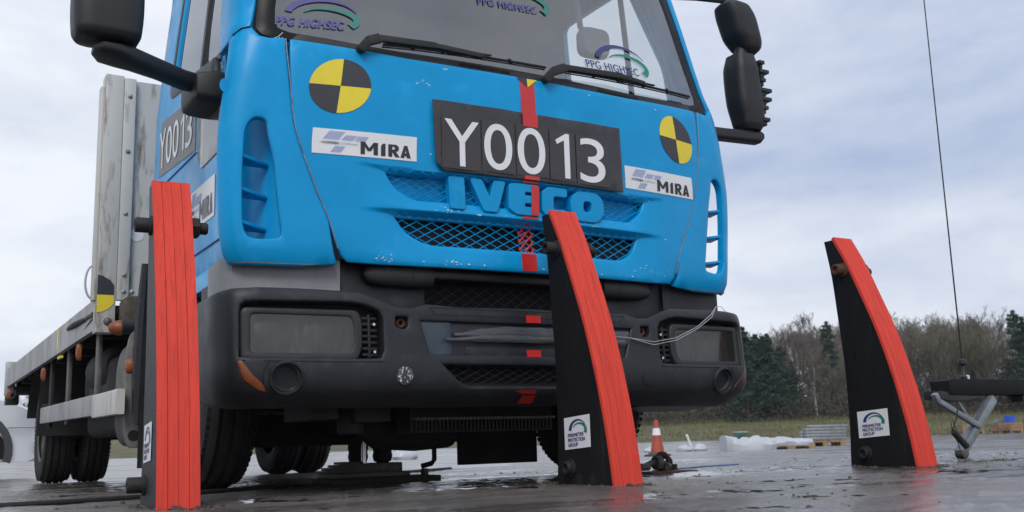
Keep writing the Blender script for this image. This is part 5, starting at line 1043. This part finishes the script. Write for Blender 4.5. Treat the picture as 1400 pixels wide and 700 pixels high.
# ================================================================ trees beyond the grass
BARK = mat('grey_bark', (.085,.077,.068), .9, var=.3, vscale=3); TWIG = mat('bare_twigs', (.130,.110,.092), .9, var=.25, vscale=1.5)
BIRCH = mat('birch_bark', (.34,.33,.30), .85, var=.3, vscale=5); OLTW = mat('olive_twigs', (.120,.112,.075), .9, var=.3, vscale=1.5)
NEED = mat('pine_needles', (.026,.062,.034), .8, var=.4, vscale=1.2); NEED2 = mat('dark_needles', (.014,.045,.024), .8, var=.4, vscale=1.2)
IVY = mat('ivy_leaves', (.040,.048,.020), .8, var=.4, vscale=1.5); BRAM = mat('bramble', (.052,.040,.026), .9, var=.45, vscale=.7, col2=(.05,.055,.02), c2lo=.5, c2hi=.62, c2scale=.6)
def bare(seed, H, spread=.55, upb=.25, lv=4, stems=1):
    rn = random.Random(seed); tk = MB(); cr = MB()
    def grow(p, d, L, r, l):
        mb = tk if l == 0 else cr; n = 5 if l == 0 else 3; P = [p]; rr = [r]; q = p.copy(); dd = d.copy()
        for i in range(n):
            dd = (dd+Vector((rn.gauss(0,.09),rn.gauss(0,.09),rn.gauss(0,.05)+upb*.12*(l > 0)))).normalized(); q = q+dd*L/n; P.append(q.copy()); rr.append(max(.006, r*(1-(.72 if l else .62)*(i+1)/n)))
        mb.tube(P, rr, 6 if l == 0 else (4 if l == 1 else 3), caps=False)
        if l >= lv: return
        k = (11, 7, 6, 5)[l]
        for i in range(k):
            t = rn.uniform(.28 if l == 0 else .15, 1.0); j = min(n-1, int(t*n)); o = P[j].lerp(P[j+1], t*n-j); ax = Vector((rn.gauss(0,1),rn.gauss(0,1),rn.gauss(0,.35))); ax = (ax-dd*ax.dot(dd)).normalized()
            nd = (dd*(1-spread*rn.uniform(.6,1.1))+ax*spread*rn.uniform(.7,1.2)+Vector((0,0,upb))).normalized(); grow(o, nd, L*rn.uniform(.34,.56)*(1.12-.5*t if l == 0 else 1), rr[j]*rn.uniform(.42,.62), l+1)
    for s_ in range(stems): grow(Vector((rn.gauss(0,.18)*(stems > 1), rn.gauss(0,.18)*(stems > 1), -.1)), Vector((rn.gauss(0,.06+.1*(stems > 1)), rn.gauss(0,.06+.1*(stems > 1)), 1)).normalized(), H*(.8 if stems == 1 else rn.uniform(.6,.85)), H*.0135*(1 if stems == 1 else .7), 0)
    return tk, cr
def leafy(mb, c, r, n, rn, sz, flat_=.5):
    for _ in range(n):
        v = Vector((rn.gauss(0,1),rn.gauss(0,1),rn.gauss(0,1))).normalized()*r*rn.random()**.4; v.z *= flat_; p = c+v
        a = Vector((rn.gauss(0,1),rn.gauss(0,1),rn.gauss(0,.6))).normalized(); b_ = a.cross(Vector((rn.gauss(0,1),rn.gauss(0,1),rn.gauss(0,1)))).normalized(); s_ = sz*rn.uniform(.5,1.3)
        mb.add([p-a*s_-b_*s_*.35, p+a*s_-b_*s_*.2, p+a*s_*.8+b_*s_*.4, p-a*s_*.9+b_*s_*.3], [(0,1,2,3)])
def conifer(seed, H, w=.30, bare_=.05, sz=.07, open_=.0):
    rn = random.Random(seed); tk = MB(); cr = MB(); tk.tube([(0,0,-.1),(.03,.02,H*.5),(0,0,H)], [H*.018,H*.011,.01], 7, caps=False); z = H*bare_+.2
    while z < H*.985:
        t = (z-H*bare_)/(H*(1-bare_)); L = H*w*((1-t)**.8)*rn.uniform(.65,1.2)+.06; nb = rn.randint(3,6)
        for k in range(nb):
            a = rn.random()*6.283; d = Vector((math.cos(a),math.sin(a),rn.uniform(-.15,.45))); l_ = L*rn.uniform(.6,1.15); o = Vector((0,0,z+rn.uniform(-.1,.1)))
            if rn.random() < open_: continue
            tk.tube([o, o+d*l_*.5, o+d*l_+Vector((0,0,.06))], [.022,.014,.005], 3, caps=False)
            for q in (.35,.6,.85,1.0): leafy(cr, o+d*l_*q+Vector((0,0,.03)), l_*.20+.06, 15, rn, sz*.8, .55)
        z += H*rn.uniform(.018,.038)
    return tk, cr
def ivyclad(seed, H):
    tk, cr = bare(seed, H, .5, .35, 3, 2); rn = random.Random(seed); lf = MB()
    for _ in range(70): t = rn.random(); leafy(lf, Vector((rn.gauss(0,.16*H*(1-.5*t)),rn.gauss(0,.16*H*(1-.5*t)),H*(.08+.72*t))), .38, 16, rn, .075, .9)
    return tk, cr, lf
PROT = {}
def proto(key, fn, mats):
    ms = fn(); PROT[key] = []
    for k, (mb, mt) in enumerate(zip(ms, mats)):
        o = mb.build('trunk' if k == 0 else 'crown', mt, None, sharp=80, recalc=False); PROT[key].append((o.data, o.name)); bpy.data.objects.remove(o)
proto('bare1', lambda: bare(1, 6.6), (BARK, TWIG)); proto('bare2', lambda: bare(2, 6.6, .48, .32), (BARK, TWIG)); proto('bare3', lambda: bare(3, 6.6, .6, .2, 4, 2), (BARK, TWIG))
proto('birch', lambda: bare(4, 6.6, .42, .2), (BIRCH, TWIG)); proto('olive', lambda: bare(5, 5.6, .5, .42, 4, 3), (BARK, OLTW))
proto('pine', lambda: conifer(6, 6.0, .19, .22, .085, .25), (BARK, NEED)); proto('fir1', lambda: conifer(7, 5.0, .27, .02, .10), (BARK, NEED2)); proto('fir2', lambda: conifer(8, 5.0, .30, .02, .10), (BARK, NEED2))
proto('ivy', lambda: ivyclad(9, 5.4), (BARK, TWIG, IVY))
def tree(px, d, kind, s, label, grp):
    x, y = at(px, d); nm = {'birch': 'birch_tree', 'pine': 'pine_tree', 'fir1': 'fir_tree', 'fir2': 'fir_tree', 'ivy': 'ivy_clad_tree', 'olive': 'willow_tree'}.get(kind, 'bare_tree')
    d += 5; x, y = at(px, d); s *= 1.07; t = thing(nm, label, 'tree', (x, y, bank(x, y, d)-.05), random.Random(px).random()*6.28, grp); t.scale = (s, s, s)
    for k, (me, _) in enumerate(PROT[kind]):
        o = bpy.data.objects.new('trunk' if k == 0 else ('crown' if k == 1 else 'ivy_cover'), me); COL.objects.link(o); o.parent = t
ORD = ['first','second','third','fourth','fifth','sixth','seventh','eighth','ninth','tenth','eleventh','twelfth','thirteenth','fourteenth','fifteenth','sixteenth']+['%dth' % i if i % 10 not in (1, 2, 3) else '%d%s' % (i, ('st','nd','rd')[i % 10-1]) for i in range(17, 60)]
spec = {'bare': [(1028,72,'bare1',1.02),(1052,70,'bare2',1.0),(1075,74,'bare3',1.0),(1098,70,'bare1',.95),(1122,73,'bare2',1.08),(1150,71,'bare3',1.0),(1168,76,'bare1',1.05),(1215,72,'bare2',1.0),(1240,74,'bare1',1.12),(1262,70,'bare3',1.0),(1283,74,'bare2',1.1),(1305,71,'bare1',1.0),(1345,75,'bare3',1.05),(1378,72,'bare2',1.0),(1410,74,'bare1',1.1),(1450,72,'bare3',1.0)]+[(px_, 84, k_, 1.2) for px_, k_ in zip(range(1010, 1430, 22), ['bare2','bare1','bare3']*7)],
        'birch': [(1112,63,'birch',.84),(1085,66,'birch',.9)],
        'fir': [(1017,60,'fir1',1.08),(1032,62,'fir2',1.04),(1050,61,'fir1',1.0),(1066,63,'fir2',.90),(1080,66,'fir1',.72),(1041,64,'fir2',1.05),(1000,63,'fir2',.86),(1405,60,'fir1',1.0),(985,66,'fir1',.8)],
        'pine': [(1133,64,'pine',.98),(1393,63,'pine',.95)],
        'ivy': [(1243,61,'ivy',.92),(1228,63,'ivy',.85),(1275,66,'ivy',.80),(1160,66,'ivy',.75)],
        'olive': [(1296,62,'olive',1.0),(1318,64,'olive',1.02),(1340,62,'olive',.95),(1366,66,'olive',.9),(1143,63,'olive',.7)]}
desc = {'bare': ('leafless grey tree on the skyline, {} from the truck along the far tree line', 'bare trees on the skyline'), 'birch': ('pale-barked birch standing {} from the truck among the bare trees', 'birches'), 'fir': ('dense dark green fir beyond the field, {} of the firs counted from the truck', 'dark firs'),
        'pine': ('open-crowned green pine, {} pine counted from the truck', 'pines'), 'ivy': ('ivy-clad leafless tree behind the bollards, {} of its kind from the truck', 'ivy-clad trees'), 'olive': ('olive-tinted twiggy willow, {} of its kind from the truck', 'willows')}
for k, L_ in spec.items():
    for i, (px, d, kd, s) in enumerate(sorted(L_)): tree(px, d, kd, s, desc[k][0].format(ORD[i]), desc[k][1])
for i, (px, s) in enumerate(((-10,.62),(12,.75),(22,.66),(33,.78),(48,.72),(64,.7))): tree(px, 92, ('pine','ivy','fir1')[i % 3], s, 'small distant evergreen beyond the white car, {} from the left edge'.format(ORD[i]), 'far trees left of the truck')
rn = random.Random(22); m = MB()
for _ in range(1700):
    px = rn.uniform(700, 1560); d = rn.uniform(95, 130); x, y = at(px, d); z0_ = bank(x, y, d); leafy(m, Vector((x, y, z0_+rn.uniform(.3,3.6))), 1.5, 40, rn, .19, .8)
for _ in range(240):
    px = rn.uniform(-120, 500); d = rn.uniform(95, 130); x, y = at(px, d); z0_ = bank(x, y, d); leafy(m, Vector((x, y, z0_+abs(rn.gauss(.6,.6)))), 1.5, 36, rn, .17, .8)
tag(struct(m.build('distant_wood', mat('distant_wood', (.085,.073,.056), .95, var=.35, vscale=.3), None, sharp=80, recalc=False), 'stuff'), 'distant brown winter wood behind the nearer trees')
rn = random.Random(21); m = MB()
for _ in range(900):
    px = rn.uniform(840, 1500); d = rn.uniform(64, 78); x, y = at(px, d); h = abs(rn.gauss(.7,.55))*(1.3 if px < 1010 else 1); leafy(m, Vector((x, y, bank(x, y, d)+h*.6)), .7, 34, rn, .085, .75)
tag(struct(m.build('undergrowth', BRAM, None, sharp=80, recalc=False), 'stuff'), 'brown bramble undergrowth along the foot of the trees')
m = MB()
for _ in range(9000):
    px = rn.uniform(820, 1500); d = rn.uniform(52.2, 68); x, y = at(px, d); z = bank(x, y, d); h = rn.uniform(.05,.16)*(1+1.4*smooth(d, 61, 67)); a = rn.random()*6.28; w = .03
    m.add([(x-w*math.cos(a), y-w*math.sin(a), z), (x+w*math.cos(a), y+w*math.sin(a), z), (x+rn.gauss(0,.04), y+rn.gauss(0,.04), z+h)], [(0,1,2)])
tag(struct(m.build('dry_grass', mat('dry_grass', (.13,.122,.048), .9, var=.4, vscale=.5), None, sharp=80, recalc=False), 'stuff'), 'tufts of dry winter grass at the field edge')

# ---------------------------------------------------------------- damp air
hz = MB(); hz.box(-150, 190, -60, 190, -1.2, 11.5); hzm = bpy.data.materials.new('damp_air'); hzm.use_nodes = True; ht = hzm.node_tree; ht.nodes.clear()
ho_ = N(ht, 'ShaderNodeOutputMaterial'); hv = N(ht, 'ShaderNodeVolumePrincipled'); hv.inputs['Density'].default_value = .0005; hv.inputs['Color'].default_value = (.86, .91, 1, 1); ht.links.new(hv.outputs[0], ho_.inputs['Volume'])
tag(struct(hz.build('haze', hzm), 'stuff'), 'thin damp winter haze softening the far trees')
# ---------------------------------------------------------------- separate pieces that share a builder become parts of their own
def split_pieces(o, tol=.004):
    me = o.data; n = len(me.vertices); par = list(range(n))
    def f(x):
        while par[x] != x: par[x] = par[par[x]]; x = par[x]
        return x
    for e in me.edges: par[f(e.vertices[0])] = f(e.vertices[1])
    isl = {}
    for v in me.vertices: isl.setdefault(f(v.index), []).append(v.co)
    keys = list(isl); bb = [([min(p[i] for p in isl[k]) for i in range(3)], [max(p[i] for p in isl[k]) for i in range(3)]) for k in keys]; cl = list(range(len(keys)))
    def g(x):
        while cl[x] != x: x = cl[x]
        return x
    for i in range(len(keys)):
        for j in range(i):
            if all(bb[i][0][k] <= bb[j][1][k]+tol and bb[j][0][k] <= bb[i][1][k]+tol for k in range(3)): cl[g(i)] = g(j)
    ci = {k: g(i) for i, k in enumerate(keys)}; groups = {}
    for p in me.polygons: groups.setdefault(ci[f(p.vertices[0])], []).append(p)
    if len(groups) < 2: return
    name = o.name.split('.')[0]
    for ps in groups.values():
        ix = {}; vs = []; fs = []
        for p in ps:
            for i in p.vertices:
                if i not in ix: ix[i] = len(vs); vs.append(me.vertices[i].co[:])
            fs.append([ix[i] for i in p.vertices])
        m2 = bpy.data.meshes.new(name); m2.from_pydata(vs, [], fs)
        for mt in me.materials: m2.materials.append(mt)
        m2.polygons.foreach_set('material_index', [p.material_index for p in ps]); m2.polygons.foreach_set('use_smooth', [True]*len(fs)); m2.set_sharp_from_angle(angle=R(38)); m2.update()
        q = bpy.data.objects.new(name, m2); COL.objects.link(q); q.parent = o.parent
    bpy.data.objects.remove(o)
for o in list(scene.objects):
    if o.type == 'MESH' and o.name.split('.')[0] in ('rivet', 'screw', 'undertray', 'strap_end', 'chassis_box', 'rubber_bellows', 'nut', 'cone_body', 'arch_trim', 'wheel_well', 'sill_trim', 'mirror_arm', 'scuttle_vents', 'door_crease', 'drain_notch', 'masking_tape_scrap', 'character_backing', 'board_character'): split_pieces(o)
    elif o.name in ('paint_chips', 'shield_slots'): o['kind'] = 'stuff'
